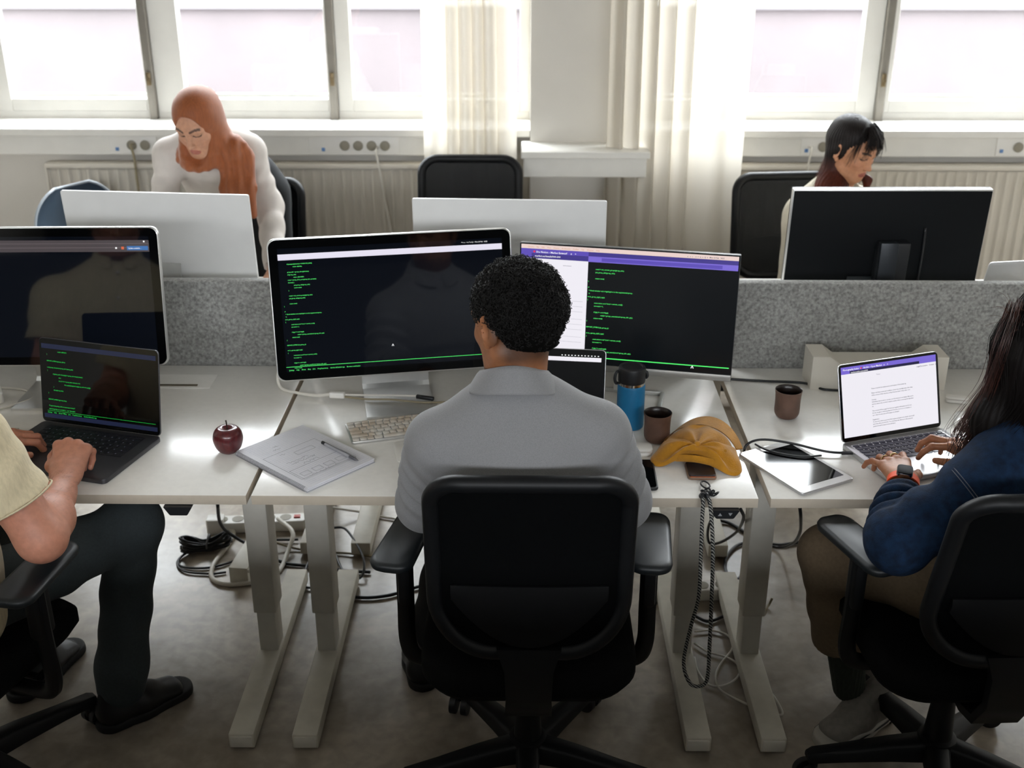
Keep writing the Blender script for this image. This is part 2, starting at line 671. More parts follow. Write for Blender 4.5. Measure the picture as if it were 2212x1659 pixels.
def head(F, c, R, s=1., ears=(1, 1), fem=False):
    """skull, face, nose, lips, eyes and ears into F; local y = where the face looks"""
    R = np.array(R)
    L = lambda *p: np.array(c) + R @ (np.array(p) * s)
    e = lambda p, r, k=.02, sub=False, rot=None: F.ell(L(*p), [x * s for x in r], R if rot is None else R @ np.array(rot), k * s, sub)
    e((0, -.018, .040), (.074, .094, .078))
    e((0, .020, .015), (.066, .072, .085), .03)
    e((0, .030, -.045), (.056, .058, .058), .035)                     # cheeks and mouth
    e((0, .048, -.088), (.026 if fem else .032, .030, .022), .035)     # chin
    for q in (-1, 1):
        F.cone(L(q * .054, .0, -.055), L(q * .020, .056, -.092), .016 * s, .016 * s, k=.03 * s)   # jaw line
        e((q * .036, .062, -.018), (.020, .018, .016), .02)            # cheek bone
        e((q * .031, .092, .013), (.019, .014, .011), .012, True)      # eye socket
        e((q * .031, .075, .012), (.0155, .0135, .0125), .004)         # lid over the eye
        F.cone(L(q * .012, .088, .026), L(q * .048, .072, .028), .0085 * s, .006 * s, k=.014 * s)  # brow
    F.cone(L(0, .085, .016), L(0, .102, -.024), .0075 * s, .0095 * s, k=.012 * s)                # nose
    e((0, .106, -.028), (.0095, .010, .008), .006)
    for q in (-1, 1):
        e((q * .010, .096, -.030), (.007, .009, .006), .006)
        e((q * .006, .100, -.036), (.0035, .004, .003), .002, True)
    e((0, .086, -.0565), (.021, .010, .0052), .006)                   # lips
    e((0, .085, -.0665), (.019, .011, .0062), .006)
    F.cone(L(-.022, .090, -.0615), L(.022, .090, -.0615), .0012 * s, k=.003 * s, sub=True)
    for q, on in ((-1, ears[0]), (1, ears[1])):
        if not on: continue
        rot = Matrix.Rotation(q * math.radians(-24), 3, 'Z') @ Matrix.Rotation(math.radians(-10), 3, 'X')
        e((q * .083, -.010, .0), (.0070, .0205, .034), .005, False, rot)
        e((q * .0905, -.003, .004), (.0065, .012, .021), .005, True, rot)
        e((q * .082, .002, -.029), (.0065, .010, .011), .005, False, rot)
    return L


def face_paint(V, C, c, R, s, skin, lip, brow, lids=True, brows=True):
    q = (V - np.array(c)) @ np.array(R) / s
    x, y, z = np.abs(q[:, 0]), q[:, 1], q[:, 2]
    fr = y > .03
    def blend(m, col, a):
        C[m] = C[m] * (1 - a) + np.array(col) * a
    blend(fr & (((x / .023) ** 2 + ((z + .0615) / .0115) ** 2) < 1), lip, .75)
    blend(fr & (((x - .040) / .022) ** 2 + ((z + .028) / .020) ** 2 < 1), lip, .12)
    if brows:
        blend(fr & (x > .011) & (x < .050) & (np.abs(z - (.0285 + .006 * np.sin((x - .011) / .039 * 2.4))) < .0042), brow, .85)
    if lids:
        blend(fr & (x > .015) & (x < .047) & (np.abs(z - (.0045 + 14 * (x - .031) ** 2)) < .0028), (.02, .012, .01), .9)
        blend(fr & (((x - .031) / .019) ** 2 + ((z - .013) / .011) ** 2 < 1), brow, .16)
    return C


def put(name, F, m, parent, org, fold=None, cols=None, relax=1):
    V, Q = F.mesh(relax)
    if fold is not None:
        N = vnormals(V, Q)
        V = V + N * fold(V)[:, None]
    C = cols(V) if cols is not None else None
    return mesh_obj(name, V, Q, m, parent, True, None, C, org)


def join_meshes(parts):
    Vs, Fs, Cs, o = [], [], [], 0
    for V, F, C in parts:
        Vs.append(V); Fs.append(F + o); Cs.append(C); o += len(V)
    return np.concatenate(Vs), np.concatenate(Fs), np.concatenate(Cs)


# ------------------------------------------------------------------ the room
def struct(name, mb, m, parent=None, smooth=False, label=None):
    o = mb.build(name, m, parent, smooth)
    if parent is None: tag(o, label, None, None, 'structure')
    return o


M_wall = mat('white_wall_paint', '#d4d0c8', .75, var=.04, scale=2.5, bump=.08, bscale=60)
M_trim = mat('white_gloss_paint', '#e6e4de', .35, var=.03, scale=9)
M_ceil = mat('ceiling_paint', '#bcbab4', .9, var=.03, scale=3)
M_rear = mat('dark_rear_paint', '#3a3a3b', .8, var=.08, scale=2)
M_steelframe = mat('grey_metal_profile', '#77726a', .4, metal=.3, var=.06, scale=20)
M_glass = None


def glass_mat():
    m = bpy.data.materials.new('window_glass')
    m.use_nodes = True
    nt = m.node_tree
    nt.nodes.clear()
    o = nt.nodes.new('ShaderNodeOutputMaterial')
    g = nt.nodes.new('ShaderNodeBsdfGlossy')
    g.inputs['Roughness'].default_value = .02
    t = nt.nodes.new('ShaderNodeBsdfTransparent')
    t.inputs['Color'].default_value = (.97, .98, .98, 1)
    x = nt.nodes.new('ShaderNodeMixShader')
    x.inputs['Fac'].default_value = .05
    nt.links.new(t.outputs[0], x.inputs[1])
    nt.links.new(g.outputs[0], x.inputs[2])
    nt.links.new(x.outputs[0], o.inputs['Surface'])
    return m


def floor_mat():
    m = bpy.data.materials.new('worn_concrete')
    m.use_nodes = True
    nt = m.node_tree
    b = nt.nodes['Principled BSDF']
    tc = nt.nodes.new('ShaderNodeTexCoord')
    def nz(scale, det, dist=0.):
        n = nt.nodes.new('ShaderNodeTexNoise')
        n.inputs['Scale'].default_value, n.inputs['Detail'].default_value = scale, det
        n.inputs['Distortion'].default_value = dist
        nt.links.new(tc.outputs['Object'], n.inputs['Vector'])
        return n
    a, c = nz(2.2, 6, 1.2), nz(26, 5, .3)
    r = nt.nodes.new('ShaderNodeValToRGB')
    e = r.color_ramp.elements
    e[0].position, e[0].color = .30, srgb('#786d60') + (1,)
    e[1].position, e[1].color = .70, srgb('#b9afa1') + (1,)
    x = e.new(.52); x.color = srgb('#9a9083') + (1,)
    nt.links.new(a.outputs['Fac'], r.inputs['Fac'])
    mr = nt.nodes.new('ShaderNodeMapRange')
    mr.inputs['From Min'].default_value, mr.inputs['From Max'].default_value = .35, .65
    mr.inputs['To Min'].default_value, mr.inputs['To Max'].default_value = .86, 1.1
    nt.links.new(c.outputs['Fac'], mr.inputs['Value'])
    mx = nt.nodes.new('ShaderNodeMix')
    mx.data_type, mx.blend_type = 'RGBA', 'MULTIPLY'
    mx.inputs['Factor'].default_value = 1
    nt.links.new(r.outputs['Color'], mx.inputs[6])
    nt.links.new(mr.outputs['Result'], mx.inputs[7])
    nt.links.new(mx.outputs[2], b.inputs['Base Color'])
    rr = nt.nodes.new('ShaderNodeMapRange')
    rr.inputs['To Min'].default_value, rr.inputs['To Max'].default_value = .24, .42
    nt.links.new(a.outputs['Fac'], rr.inputs['Value'])
    nt.links.new(rr.outputs['Result'], b.inputs['Roughness'])
    bp = nt.nodes.new('ShaderNodeBump')
    bp.inputs['Strength'].default_value, bp.inputs['Distance'].default_value = .15, .003
    nt.links.new(c.outputs['Fac'], bp.inputs['Height'])
    nt.links.new(bp.outputs['Normal'], b.inputs['Normal'])
    return m


struct('floor', MB().box(((XL + XR) / 2, (YB + WALL_Y) / 2, -.05), (XR - XL + .4, WALL_Y - YB + .6, .1)), floor_mat())
struct('ceiling', MB().box(((XL + XR) / 2, (YB + WALL_Y) / 2, CEIL_Z + .05), (XR - XL + .4, WALL_Y - YB + .6, .1)), M_ceil)
struct('wall_left', MB().box((XL - .1, (YB + WALL_Y) / 2, CEIL_Z / 2), (.2, WALL_Y - YB + .5, CEIL_Z)), M_wall)
struct('wall_right', MB().box((XR + .1, (YB + WALL_Y) / 2, CEIL_Z / 2), (.2, WALL_Y - YB + .5, CEIL_Z)), M_wall)
rw = MB().box(((XL + XR) / 2, YB - .1, RW_Z0 / 2), (XR - XL, .2, RW_Z0)).box(((XL + XR) / 2, YB - .1, (RW_Z1 + CEIL_Z) / 2), (XR - XL, .2, CEIL_Z - RW_Z1))
for x in (XL + .1, 0, XR - .1): rw.box((x, YB - .1, CEIL_Z / 2), (.2, .2, CEIL_Z))
struct('wall_rear', rw, M_rear, label='dark rear wall with a band of high openings added for fill light')
struct('low_light_blocker', MB().box((0, .70, .58), (XR - XL - .6, .10, 1.16), .01), M_rear, label='low dark blocker added out of view to shade the foreground')  # unseen slab added to block low rear light and keep the near floor dark
WL = (-3.0, 0.02)           # the two wide window openings
WR = (0.50, 3.0)
WTOP = 3.25
wf = MB()
wf.box(((XL + XR) / 2, WALL_Y + .12, (SILL_Z - .03) / 2), (XR - XL, .24, SILL_Z - .03))
wf.box(((XL + XR) / 2, WALL_Y + .12, (WTOP + CEIL_Z) / 2), (XR - XL, .24, CEIL_Z - WTOP))
wf.box(((XL + WL[0]) / 2, WALL_Y + .12, (SILL_Z + WTOP) / 2), (WL[0] - XL, .24, WTOP - SILL_Z + .06))
wf.box(((XR + WR[1]) / 2, WALL_Y + .12, (SILL_Z + WTOP) / 2), (XR - WR[1], .24, WTOP - SILL_Z + .06))
wf.box(((WL[1] + WR[0]) / 2, WALL_Y + .02, CEIL_Z / 2), (WR[0] - WL[1], .44, CEIL_Z))     # pier between the windows
struct('wall_front', wf, M_wall)
# sills
sl = MB().box((-1.49, 5.30, SILL_Z - .015), (3.02, .28, .034), .004)
struct('trim_1', sl, M_trim, label='long white window sill under the left windows')
sl = MB().box((1.75, 5.30, SILL_Z - .015), (2.50, .28, .034), .004)
struct('trim_2', sl, M_trim, label='long white window sill under the right windows')
sl = MB().box((.26, 5.0, 1.005), (.56, .24, .03), .004).box((.26, 5.02, .945), (.54, .20, .09), .004)
struct('trim_3', sl, M_trim, label='boxed white ledge in front of the pier between the curtains')

M_glass = glass_mat()


def casement(name, x0, x1, stile_l, stile_r, post=None):
    """one window: white sash frame, glass, optional grey metal post and its catch"""
    z0, z1, y = SILL_Z + .035, WTOP - .03, GLASS_Y
    fr = MB()
    zb, zt = z0 + .058, z1 - .07
    fr.box(((x0 + stile_l + x1 - stile_r) / 2, y, z0 + .029), (x1 - x0 - stile_l - stile_r, .055, .058), .004)
    fr.box(((x0 + stile_l + x1 - stile_r) / 2, y, zt + .035), (x1 - x0 - stile_l - stile_r, .055, .07), .004)
    fr.box((x0 + stile_l / 2, y, (z0 + z1) / 2), (stile_l, .06, z1 - z0), .004)
    fr.box((x1 - stile_r / 2, y, (z0 + z1) / 2), (stile_r, .06, z1 - z0), .004)
    fr.box(((x0 + x1) / 2, y + .045, zb + .006), (x1 - x0 - .02, .03, .02))
    w = fr.build(name, M_trim, None, False)
    tag(w, None, None, None, 'structure')
    MB().box(((x0 + stile_l + x1 - stile_r) / 2, y + .005, (zb + zt) / 2), (x1 - x0 - stile_l - stile_r - .002, .006, zt - zb - .002)).build('glass_pane', M_glass, w, False)
    if post:
        MB().box((post, y - .03, (SILL_Z + WTOP) / 2), (.036, .06, WTOP - SILL_Z), .003).build('metal_post', M_steelframe, w)
        c = MB().box((post, y - .065, SILL_Z + .19), (.02, .015, .06), .003).cyl((post, y - .06, SILL_Z + .19), (post, y - .085, SILL_Z + .19), .007)
        c.build('window_catch', mat('dull_brass', '#6e6048', .4, metal=.8), w)
    return w


def gx(px, py=150): return at(px, py, y=GLASS_Y).x


p1, p2, p3 = gx(328), gx(721), gx(1903)
casement('window_1', WL[0], p1 - .02, gx(20) - WL[0], .012, None)
casement('window_2', p1 + .018, p2 - .018, gx(398) - p1 - .018, .012, p1)
casement('window_3', p2 + .018, WL[1], gx(762) - p2 - .018, .05, p2)
casement('window_4', WR[0], p3 - .018, .10, p3 - gx(1853) - .018, None)
casement('window_5', p3 + .018, WR[1], .03, .04, p3)
fr = MB()
for z in (SILL_Z + .0175, WTOP - .015):
    fr.box(((WL[0] + WL[1]) / 2, GLASS_Y, z), (WL[1] - WL[0], .05, .034))
    fr.box(((WR[0] + WR[1]) / 2, GLASS_Y, z), (WR[1] - WR[0], .05, .034))
struct('trim_4', fr, M_trim)

# cable trunking under the sills, with socket plates
for i, (xa, xb) in enumerate(((WL[0], -.05), (.62, WR[1]))):
    t = MB().box(((xa + xb) / 2, WALL_Y - .045, .980), (xb - xa, .09, .095), .004)
    t.box(((xa + xb) / 2, WALL_Y - .03, 1.030), (xb - xa, .06, .03), .003)
    struct('trim_%d' % (5 + i), t, M_trim, label='white cable trunking along the wall under the windows')

# ------------------------------------------------------------------ what lies outside: the pale pink building across the street
M_pink = mat('pale_pink_render', '#4b4546', .9, var=.16, scale=.9, detail=4, col2='#524b4c')
M_outwin = mat('grey_window_glass', '#48484d', .3)
bld = thing('building', 'overexposed pale pink building seen across the street through the windows', 'building', (0, 14.0, 0))
MB().box((0, .5, 1.0), (34, 1, 8)).build('facade', M_pink, bld, False)
MB().box((0, -.04, .86), (34, .08, .10)).build('ledge', mat('pale_stone', '#504c4e', .8), bld, False)
for i in range(8):
    MB().box((-14 + i * 4, -.02, 3.2), (1.3, .06, 1.9)).build('window', M_outwin, bld, False)
MB().box((0, 11.5, -2.05), (60, 12, .1)).build('street', mat('pale_street', '#6a6868', .9, var=.1, scale=.5), None, False)
tag(bpy.data.objects['street'], None, None, None, 'structure')
rl = thing('railing', 'thin white railing outside at the top of the view through the windows', 'railing', (0, 8.2, 0))
MB().box((0, 0, 1.36), (14, .05, .035)).build('rail_base', M_trim, rl, False)
MB().box((0, 0, 1.78), (14, .03, .03)).build('handrail', M_trim, rl, False)
for i in range(15):
    MB().box((-6.3 + i * .9, 0, 1.57), (.03, .03, .40)).build('post', mat('grey_post', '#8d8d92', .5), rl, False)


# ------------------------------------------------------------------ radiators
def radiator(x0, x1, label):
    zt, zb, y = .905, .30, WALL_Y - .10
    r = thing('radiator', label, 'radiator', ((x0 + x1) / 2, y, zb), group=None)
    w = x1 - x0
    pr = []
    n = int(w / .045)
    pm = MB()
    V, F = [], []
    k = 0
    m = n * 6
    for j, z in enumerate((.02, .045, zt - zb - .05, zt - zb - .03)):
        for i in range(m + 1):
            a = (i % 6) / 6.0
            dep = .012 * (1 if .3 < a < .95 else 0) if 0 < j < 3 else 0
            V.append((-w / 2 + w * i / m, -.035 + dep, z))
    for j in range(3):
        for i in range(m):
            a = j * (m + 1) + i
            F.append((a, a + 1, a + m + 2, a + m + 1))
    pm.add(V, F)
    pm.box((0, .0, (zt - zb) / 2), (w, .03, zt - zb - .04), .004)
    pm.build('panel', M_rad, r)
    MB().box((0, -.012, zt - zb - .012), (w + .012, .075, .024), .006).build('top_grille', M_rad, r)
    for s in (-1, 1):
        MB().box((s * (w / 2 + .003), -.012, (zt - zb) / 2), (.012, .07, zt - zb - .02), .004).build('side_panel', M_rad, r)
        MB().cyl((s * (w / 2 - .08), 0, 0.03), (s * (w / 2 - .08), 0, -zb), .011).build('pipe', M_rad, r)
    return r


M_rad = mat('radiator_enamel', '#d3cdc1', .45, var=.02, scale=6)
radiator(at(108, 360, y=5.2).x, -.12, 'white ribbed panel radiator below the left windows')
radiator(.66, 2.9, 'white ribbed panel radiator below the right windows, behind the dark monitor')


# ------------------------------------------------------------------ curtains
def curtain_mat():
    m = bpy.data.materials.new('sheer_curtain_cloth')
    m.use_nodes = True
    nt = m.node_tree
    nt.nodes.clear()
    o = nt.nodes.new('ShaderNodeOutputMaterial')
    d = nt.nodes.new('ShaderNodeBsdfDiffuse')
    t = nt.nodes.new('ShaderNodeBsdfTranslucent')
    p = nt.nodes.new('ShaderNodeBsdfTransparent')
    d.inputs['Color'].default_value = srgb('#d6d0c4') + (1,)
    t.inputs['Color'].default_value = srgb('#d9d3c8') + (1,)
    x = nt.nodes.new('ShaderNodeMixShader')
    x.inputs['Fac'].default_value = .34
    y = nt.nodes.new('ShaderNodeMixShader')
    y.inputs['Fac'].default_value = .05
    w = nt.nodes.new('ShaderNodeTexWave')
    w.inputs['Scale'].default_value = 160
    w.inputs['Distortion'].default_value = 2
    tc = nt.nodes.new('ShaderNodeTexCoord')
    nt.links.new(tc.outputs['Object'], w.inputs['Vector'])
    b = nt.nodes.new('ShaderNodeBump')
    b.inputs['Strength'].default_value = .1
    nt.links.new(w.outputs['Fac'], b.inputs['Height'])
    nt.links.new(b.outputs['Normal'], d.inputs['Normal'])
    nt.links.new(d.outputs[0], x.inputs[1]); nt.links.new(t.outputs[0], x.inputs[2])
    nt.links.new(x.outputs[0], y.inputs[1]); nt.links.new(p.outputs[0], y.inputs[2])
    nt.links.new(y.outputs[0], o.inputs['Surface'])
    return m


M_curt = curtain_mat()


def curtain(x0, x1, y, folds, label, seed):
    """folds: list of (u, depth) control points of the hanging zigzag"""
    nu, nv = 240, 40
    r = random.Random(seed)
    V, F = [], []
    ph = [r.uniform(0, 6.28) for _ in range(4)]
    for j in range(nv + 1):
        z = .02 + (CEIL_Z - .06) * j / nv
        h = j / nv
        for i in range(nu + 1):
            u = i / nu
            amp = np.interp(u, [f[0] for f in folds], [f[1] for f in folds])
            fr = np.interp(u, [f[0] for f in folds], [f[2] for f in folds])
            s = math.sin(fr + .5 * math.sin(2.1 * h + ph[0]) + .3 * math.sin(fr * .37 + ph[1]))
            yy = amp * (s + .25 * math.sin(2 * fr + ph[2] + h))
            xx = amp * .35 * math.cos(fr + h) + .012 * math.sin(h * 3 + u * 5 + ph[3]) * (1 - h)
            V.append((x0 + (x1 - x0) * u + xx, y + yy, z))
    for j in range(nv):
        for i in range(nu):
            a = j * (nu + 1) + i
            F.append((a, a + 1, a + nu + 2, a + nu + 1))
    o = mesh_obj('curtain', V, F, M_curt, None, True, None)
    tag(o, label, 'curtain')
    return o


def fold_list(pts):
    out, ph, lu = [], 0., 0.
    for u, a, wl in pts:
        ph += (u - lu) / wl * 2 * math.pi
        out.append((u, a, ph))
        lu = u
    return out


curtain(at(915, 200, y=5.06).x, at(1116, 200, y=5.06).x, 5.06,
        fold_list([(0, .008, .5), (.2, .012, .25), (.3, .04, .12), (.75, .045, .13), (.82, .012, .2), (1, .008, .3)]),
        'narrow sheer white curtain with beige folds, hanging behind the empty chair', 3)
curtain(at(1305, 200, y=4.98).x, at(1619, 200, y=4.98).x, 4.98,
        fold_list([(0, .03, .12), (.35, .035, .11), (.62, .03, .13), (.72, .012, .25), (1, .01, .3)]),
        'wide sheer white curtain hanging right of the bare pier', 5)

# sockets and plugs on the trunking
M_white_pl = mat('white_plastic', '#e9e7e2', .4)
M_socket = mat('socket_recess', '#8d8778', .5)
M_dark_pl = mat('black_plastic', '#14161a', .45, var=.1, scale=30)


def socket_row(px, n, plate_w, label):
    p = at(px, 314, y=WALL_Y - .092)
    r = thing('wall_socket', label, 'socket', (p.x, WALL_Y - .093, .980))
    MB().box((0, 0, 0), (plate_w, .008, .085), .003).build('cover_plate', M_white_pl, r)
    for i in range(n):
        x = (i - (n - 1) / 2) * .062 + plate_w * .12
        MB().lathe([(.019, .0), (.023, .003), (.023, .006), (.019, .008)], 20, T(x, -.004, 0) @ Rx(math.pi / 2)).build('outlet', M_socket, r)
    MB().box((-plate_w * .34, -.005, -.018), (.016, .006, .016), .002).build('data_port', mat('blue_port', '#5f86b8', .4), r)
    return r


socket_row(288, 2, .22, 'double wall socket under the far left window, left of the woman in the headscarf')
socket_row(765, 4, .42, 'four-way wall socket with a white plug, right of the woman in the headscarf')
socket_row(1768, 1, .16, 'small wall socket with a black plug, left of the dark-haired woman')
socket_row(2190, 1, .16, 'small socket plate with a blue port at the right under the windows')


def cord(name, pts, r, m, label, cat='cable', group=None, n=8, seg=8):
    o = MB().tube(catmull(pts, n), r, seg).build(name, m, None, True, None)
    tag(o, label, cat, group)
    return o


M_cord_w = mat('white_cable_sheath', '#d9d5cb', .45)
M_cord_b = mat('black_cable_sheath', '#16171a', .42)
M_cord_g = mat('grey_cable_sheath', '#b9b3a6', .5)
M_cord_n = mat('brown_cable_sheath', '#8b8065', .5)
a = at(288, 312, y=5.19); b = at(318, 415, y=5.17)
cord('plug_cord', [a, a + Vector((.0, -.035, -.0)), a + Vector((.01, -.04, -.06)), (b.x - .01, 5.10, .72), (b.x + .04, 5.12, .35), (b.x + .1, 5.1, .012), (b.x + .4, 5.0, .008)], .006, M_cord_n, 'beige power cord hanging from the far left wall socket')
a = at(815, 318, y=5.19)
cord('plug_cord', [a, a + Vector((0, -.05, -.01)), a + Vector((.01, -.055, -.08)), a + Vector((.06, -.07, -.4)), a + Vector((.14, -.08, -.75)), (a.x + .2, 5.05, .01), (a.x + .5, 4.9, .008)], .005, M_cord_w, 'thin white power cord hanging from the four-way wall socket')
a = at(1748, 318, y=5.19)
cord('plug_cord', [a, a + Vector((0, -.05, 0)), a + Vector((-.01, -.055, -.08)), a + Vector((-.04, -.07, -.4)), (a.x - .1, 5.1, .01), (a.x - .4, 5.0, .008)], .0045, M_cord_w, 'thin white cord with a black plug beside the dark-haired woman')


# ------------------------------------------------------------------ desks
DZ = .74
M_top = mat('white_desk_laminate', '#eeece7', .19, var=.02, scale=60, spec=.5)
M_edge = mat('desk_edge_band', '#c4b9a9', .45, var=.03, scale=60)
M_leg = mat('white_powder_coat', '#d6d2c8', .42, var=.04, scale=25)
M_dustyfoot = mat('scuffed_white_steel', '#cfcabd', .5, var=.10, scale=14, detail=5)
M_dkgrey = mat('dark_grey_steel', '#3a3c3f', .5, var=.05, scale=30)


def make_desk(x0, x1, yf, yb, feet, label, group, flip=1):
    """yf = the sitter's edge; feet = x of the leg columns"""
    r = thing('desk', label, 'desk', ((x0 + x1) / 2, (yf + yb) / 2, 0), group=group)
    w, d = x1 - x0, abs(yb - yf)
    o = MB().box((0, 0, DZ - .0125), (w, d, .025), .0015).build('tabletop', [M_top, M_edge], r)
    for p in o.data.polygons:
        if abs(p.normal.z) < .5: p.material_index = 1
    for fx in feet:
        x = fx - (x0 + x1) / 2
        l = MB().box((x, -flip * .04 + flip * 0, .445), (.064, .085, .52), .004).build('leg', M_leg, r)
        MB().box((x, -flip * .04, .12), (.052, .072, .15), .003).build('inner_column', M_leg, l)
        ft = MB().box((x, -flip * .04, .0325), (.066, .78, .045), .004).build('foot', M_dustyfoot, l)
        MB().box((x, -flip * (.04 + .3905), .0315), (.056, .004, .033), .0015).build('end_cap', M_leg, l)
        MB().box((x, flip * .02, .70), (.05, .62, .03), .003).build('top_bracket', M_dkgrey, l)
    xs = sorted(fx - (x0 + x1) / 2 for fx in feet)
    MB().box(((xs[0] + xs[-1]) / 2, flip * -.04, .685), (xs[-1] - xs[0], .05, .04), .003).build('crossbeam', M_dkgrey, r)
    return r


def control(desk, px, arrows=True):
    p = at(px, 1100, y=2.345)
    x = p.x - desk.location.x
    c = MB()
    P = [(-.034, 0), (-.022, -.020), (-.019, -.022), (.019, -.022), (.022, -.020), (.034, 0)]
    c.prism(P, -.03, .03, T(x, -.382, DZ - .026) @ Rx(math.pi / 2))
    k = c.build('height_control', M_dark_pl, desk, False)
    if arrows:
        a = MB()
        a.prism([(-.017, -.014), (-.007, -.014), (-.012, -.006)], 0, .0006, T(x, -.4125, DZ - .026) @ Rx(math.pi / 2))
        a.prism([(.007, -.006), (.012, -.014), (.017, -.006)], 0, .0006, T(x, -.4125, DZ - .026) @ Rx(math.pi / 2))
        a.build('arrow_marks', mat('grey_print', '#8d8f92', .5), k, False)


GN, GF = 'desks of the near row', 'desks of the far row'
YF, YBK = 2.328, 3.128
desk_l = make_desk(-1.853, -.657, YF, YBK, (-1.78, -.728), 'white desk on the left with the dark laptop and the apple', GN)
desk_c = make_desk(-.645, .551, YF, YBK, (-.563, .452), 'white desk in the middle with the keyboard and the yellow cap', GN)
desk_r = make_desk(.580, 1.776, YF, YBK, (.645, 1.70), 'white desk on the right with the silver laptop and tablet', GN)
control(desk_l, 393, False)
control(desk_c, 1562, True)
FYF, FYB = 3.99, 3.18
desk_fl = make_desk(-1.853, -.657, FYF, FYB, (-1.78, -.717), 'far white desk the woman in the headscarf leans on', GF, -1)
desk_fc = make_desk(-.645, .551, FYF, FYB, (-.546, .446), 'far white desk in front of the empty mesh chair', GF, -1)
desk_fr = make_desk(.580, 1.776, FYF, FYB, (.648, 1.70), 'far white desk where the dark-haired woman sits', GF, -1)
# cable flap let into the left desk
fx, fy = (-1.055 - .908) / 2, 3.005
fl = MB().slab(.30, .098, DZ + .0002, DZ + .0016, .004, M=T(-1.055 - desk_l.location.x, fy - desk_l.location.y, 0))
f = fl.build('cable_flap', M_top, desk_l)
MB().box((-1.02 - desk_l.location.x, fy - .032 - desk_l.location.y, DZ + .0022), (.15, .010, .002)).build('cable_slot', mat('dark_slot', '#5b5342', .7), f)

# felt screens between the rows
def felt_mat():
    m = mat('grey_felt', '#8f8f8c', .95, var=.42, scale=130, detail=6, bump=.5, bscale=220, sheen=.25)
    return m


M_felt = felt_mat()
for xa, xb, lb in ((-1.85, -.66, 'grey felt desk screen behind the left glossy monitor'), (-.645, .545, 'grey felt desk screen behind the middle monitors'), (.605, 1.80, 'grey felt desk screen at the right, behind the silver laptop')):
    r = thing('desk_screen', lb, 'desk screen', ((xa + xb) / 2, 3.153, .745), group='felt screens between the desk rows')
    P = rrect(xb - xa, .34, .028, 6)
    L = []
    for z, i in ((-.019, .006), (-.017, .002), (-.012, 0), (.012, 0), (.017, .002), (.019, .006)):
        L.append([(x * (1 - 2 * i / (xb - xa)), z, y * (1 - 2 * i / .34) + .09) for x, y in P])
    MB().loops(L).build('felt_panel', M_felt, r)
    for s in (-1, 1):
        MB().box((s * .42, 0, -.06), (.05, .045, .07), .004).build('clamp', M_dkgrey, r)


# ------------------------------------------------------------------ screens
M_alu = mat('brushed_aluminium', '#d8d8d6', .32, metal=.75, var=.03, scale=30)
M_alu_w = mat('white_back_shell', '#dededd', .42, var=.015, scale=20)
M_bezel = mat('black_glass_bezel', '#040506', .06, spec=.42)
M_glassdark = mat('dark_glossy_screen', '#030407', .05, spec=.6, emit='#0b0f17', estr=.6)
M_matdark = mat('dark_satin_screen', '#060709', .24, spec=.35, emit='#0c1013', estr=.5)
M_green = mat('green_code_light', '#000000', .6, emit='#4fee6c', estr=1.25)
M_green_dim = mat('dim_green_code_light', '#000000', .6, emit='#22d04e', estr=1.0)
M_lav = mat('lavender_white_light', '#000000', .5, emit='#e6e2f2', estr=.95)
M_page = mat('page_white_light', '#000000', .5, emit='#f1eef6', estr=.97)
M_pinkbar = mat('pink_menu_light', '#000000', .5, emit='#f2d9d2', estr=.9)
M_purple = mat('purple_bar_light', '#000000', .5, emit='#5a48b8', estr=.95)
M_purple2 = mat('dark_purple_bar_light', '#000000', .5, emit='#3c2f8c', estr=.9)
M_purple3 = mat('light_purple_bar_light', '#000000', .5, emit='#7a68d6', estr=.95)
M_navy = mat('navy_field_light', '#000000', .5, emit='#221f4a', estr=.8)
M_grey_l = mat('grey_print_light', '#000000', .5, emit='#a9a6b4', estr=.9)
M_dk_l = mat('dark_print_light', '#000000', .5, emit='#4a4656', estr=.9)
M_white_l = mat('white_mark_light', '#000000', .5, emit='#ffffff', estr=.95)
M_red_l = mat('red_mark_light', '#000000', .5, emit='#e8284a', estr=.95)
M_blue_l = mat('blue_button_light', '#000000', .5, emit='#2f6fb4', estr=.85)
M_org_l = mat('orange_mark_light', '#000000', .5, emit='#e0683f', estr=.85)
M_taupe_l = mat('dim_taupe_light', '#000000', .5, emit='#4b4246', estr=.7)
M_bar_dkblue = mat('dim_navy_light', '#000000', .5, emit='#16203f', estr=.8)
M_peach_l = mat('peach_print_light', '#000000', .5, emit='#e0a98c', estr=.9)


class Scr:
    """a lit screen of size w x h on part `par`; u,v run 0..1 from its upper left; faces local -y at y=off"""

    def __init__(s, par, w, h, M, off):
        s.p, s.w, s.h, s.M, s.off, s.lay = par, w, h, M, off, 0

    def xf(s):
        s.lay += 1
        return s.M @ T(0, 0, 0) @ Rx(math.pi / 2) @ T(-s.w / 2, s.h / 2, s.off + .00012 * s.lay)

    def rect(s, name, rs, m):
        mb = MB()
        X = s.xf()
        for u0, v0, u1, v1 in rs:
            mb.add([(u0 * s.w, -v1 * s.h, 0), (u1 * s.w, -v1 * s.h, 0), (u1 * s.w, -v0 * s.h, 0), (u0 * s.w, -v0 * s.h, 0)], [(0, 1, 2, 3)], X)
        return mb.build(name, m, s.p, False)

    def text(s, name, lines, size, spacing, u, v, m, adv=None, extra=()):
        mb = text_mb(lines, size, spacing, u * s.w, -v * s.h, None, adv)
        for l, (uu, vv) in extra:
            text_mb([l], size, spacing, uu * s.w, -vv * s.h, mb, adv)
        mb.v = [tuple(p) for p in mb.v]
        X = s.xf()
        mb.v = [tuple(X @ Vector(p)) for p in mb.v]
        return mb.build(name, m, s.p, False)


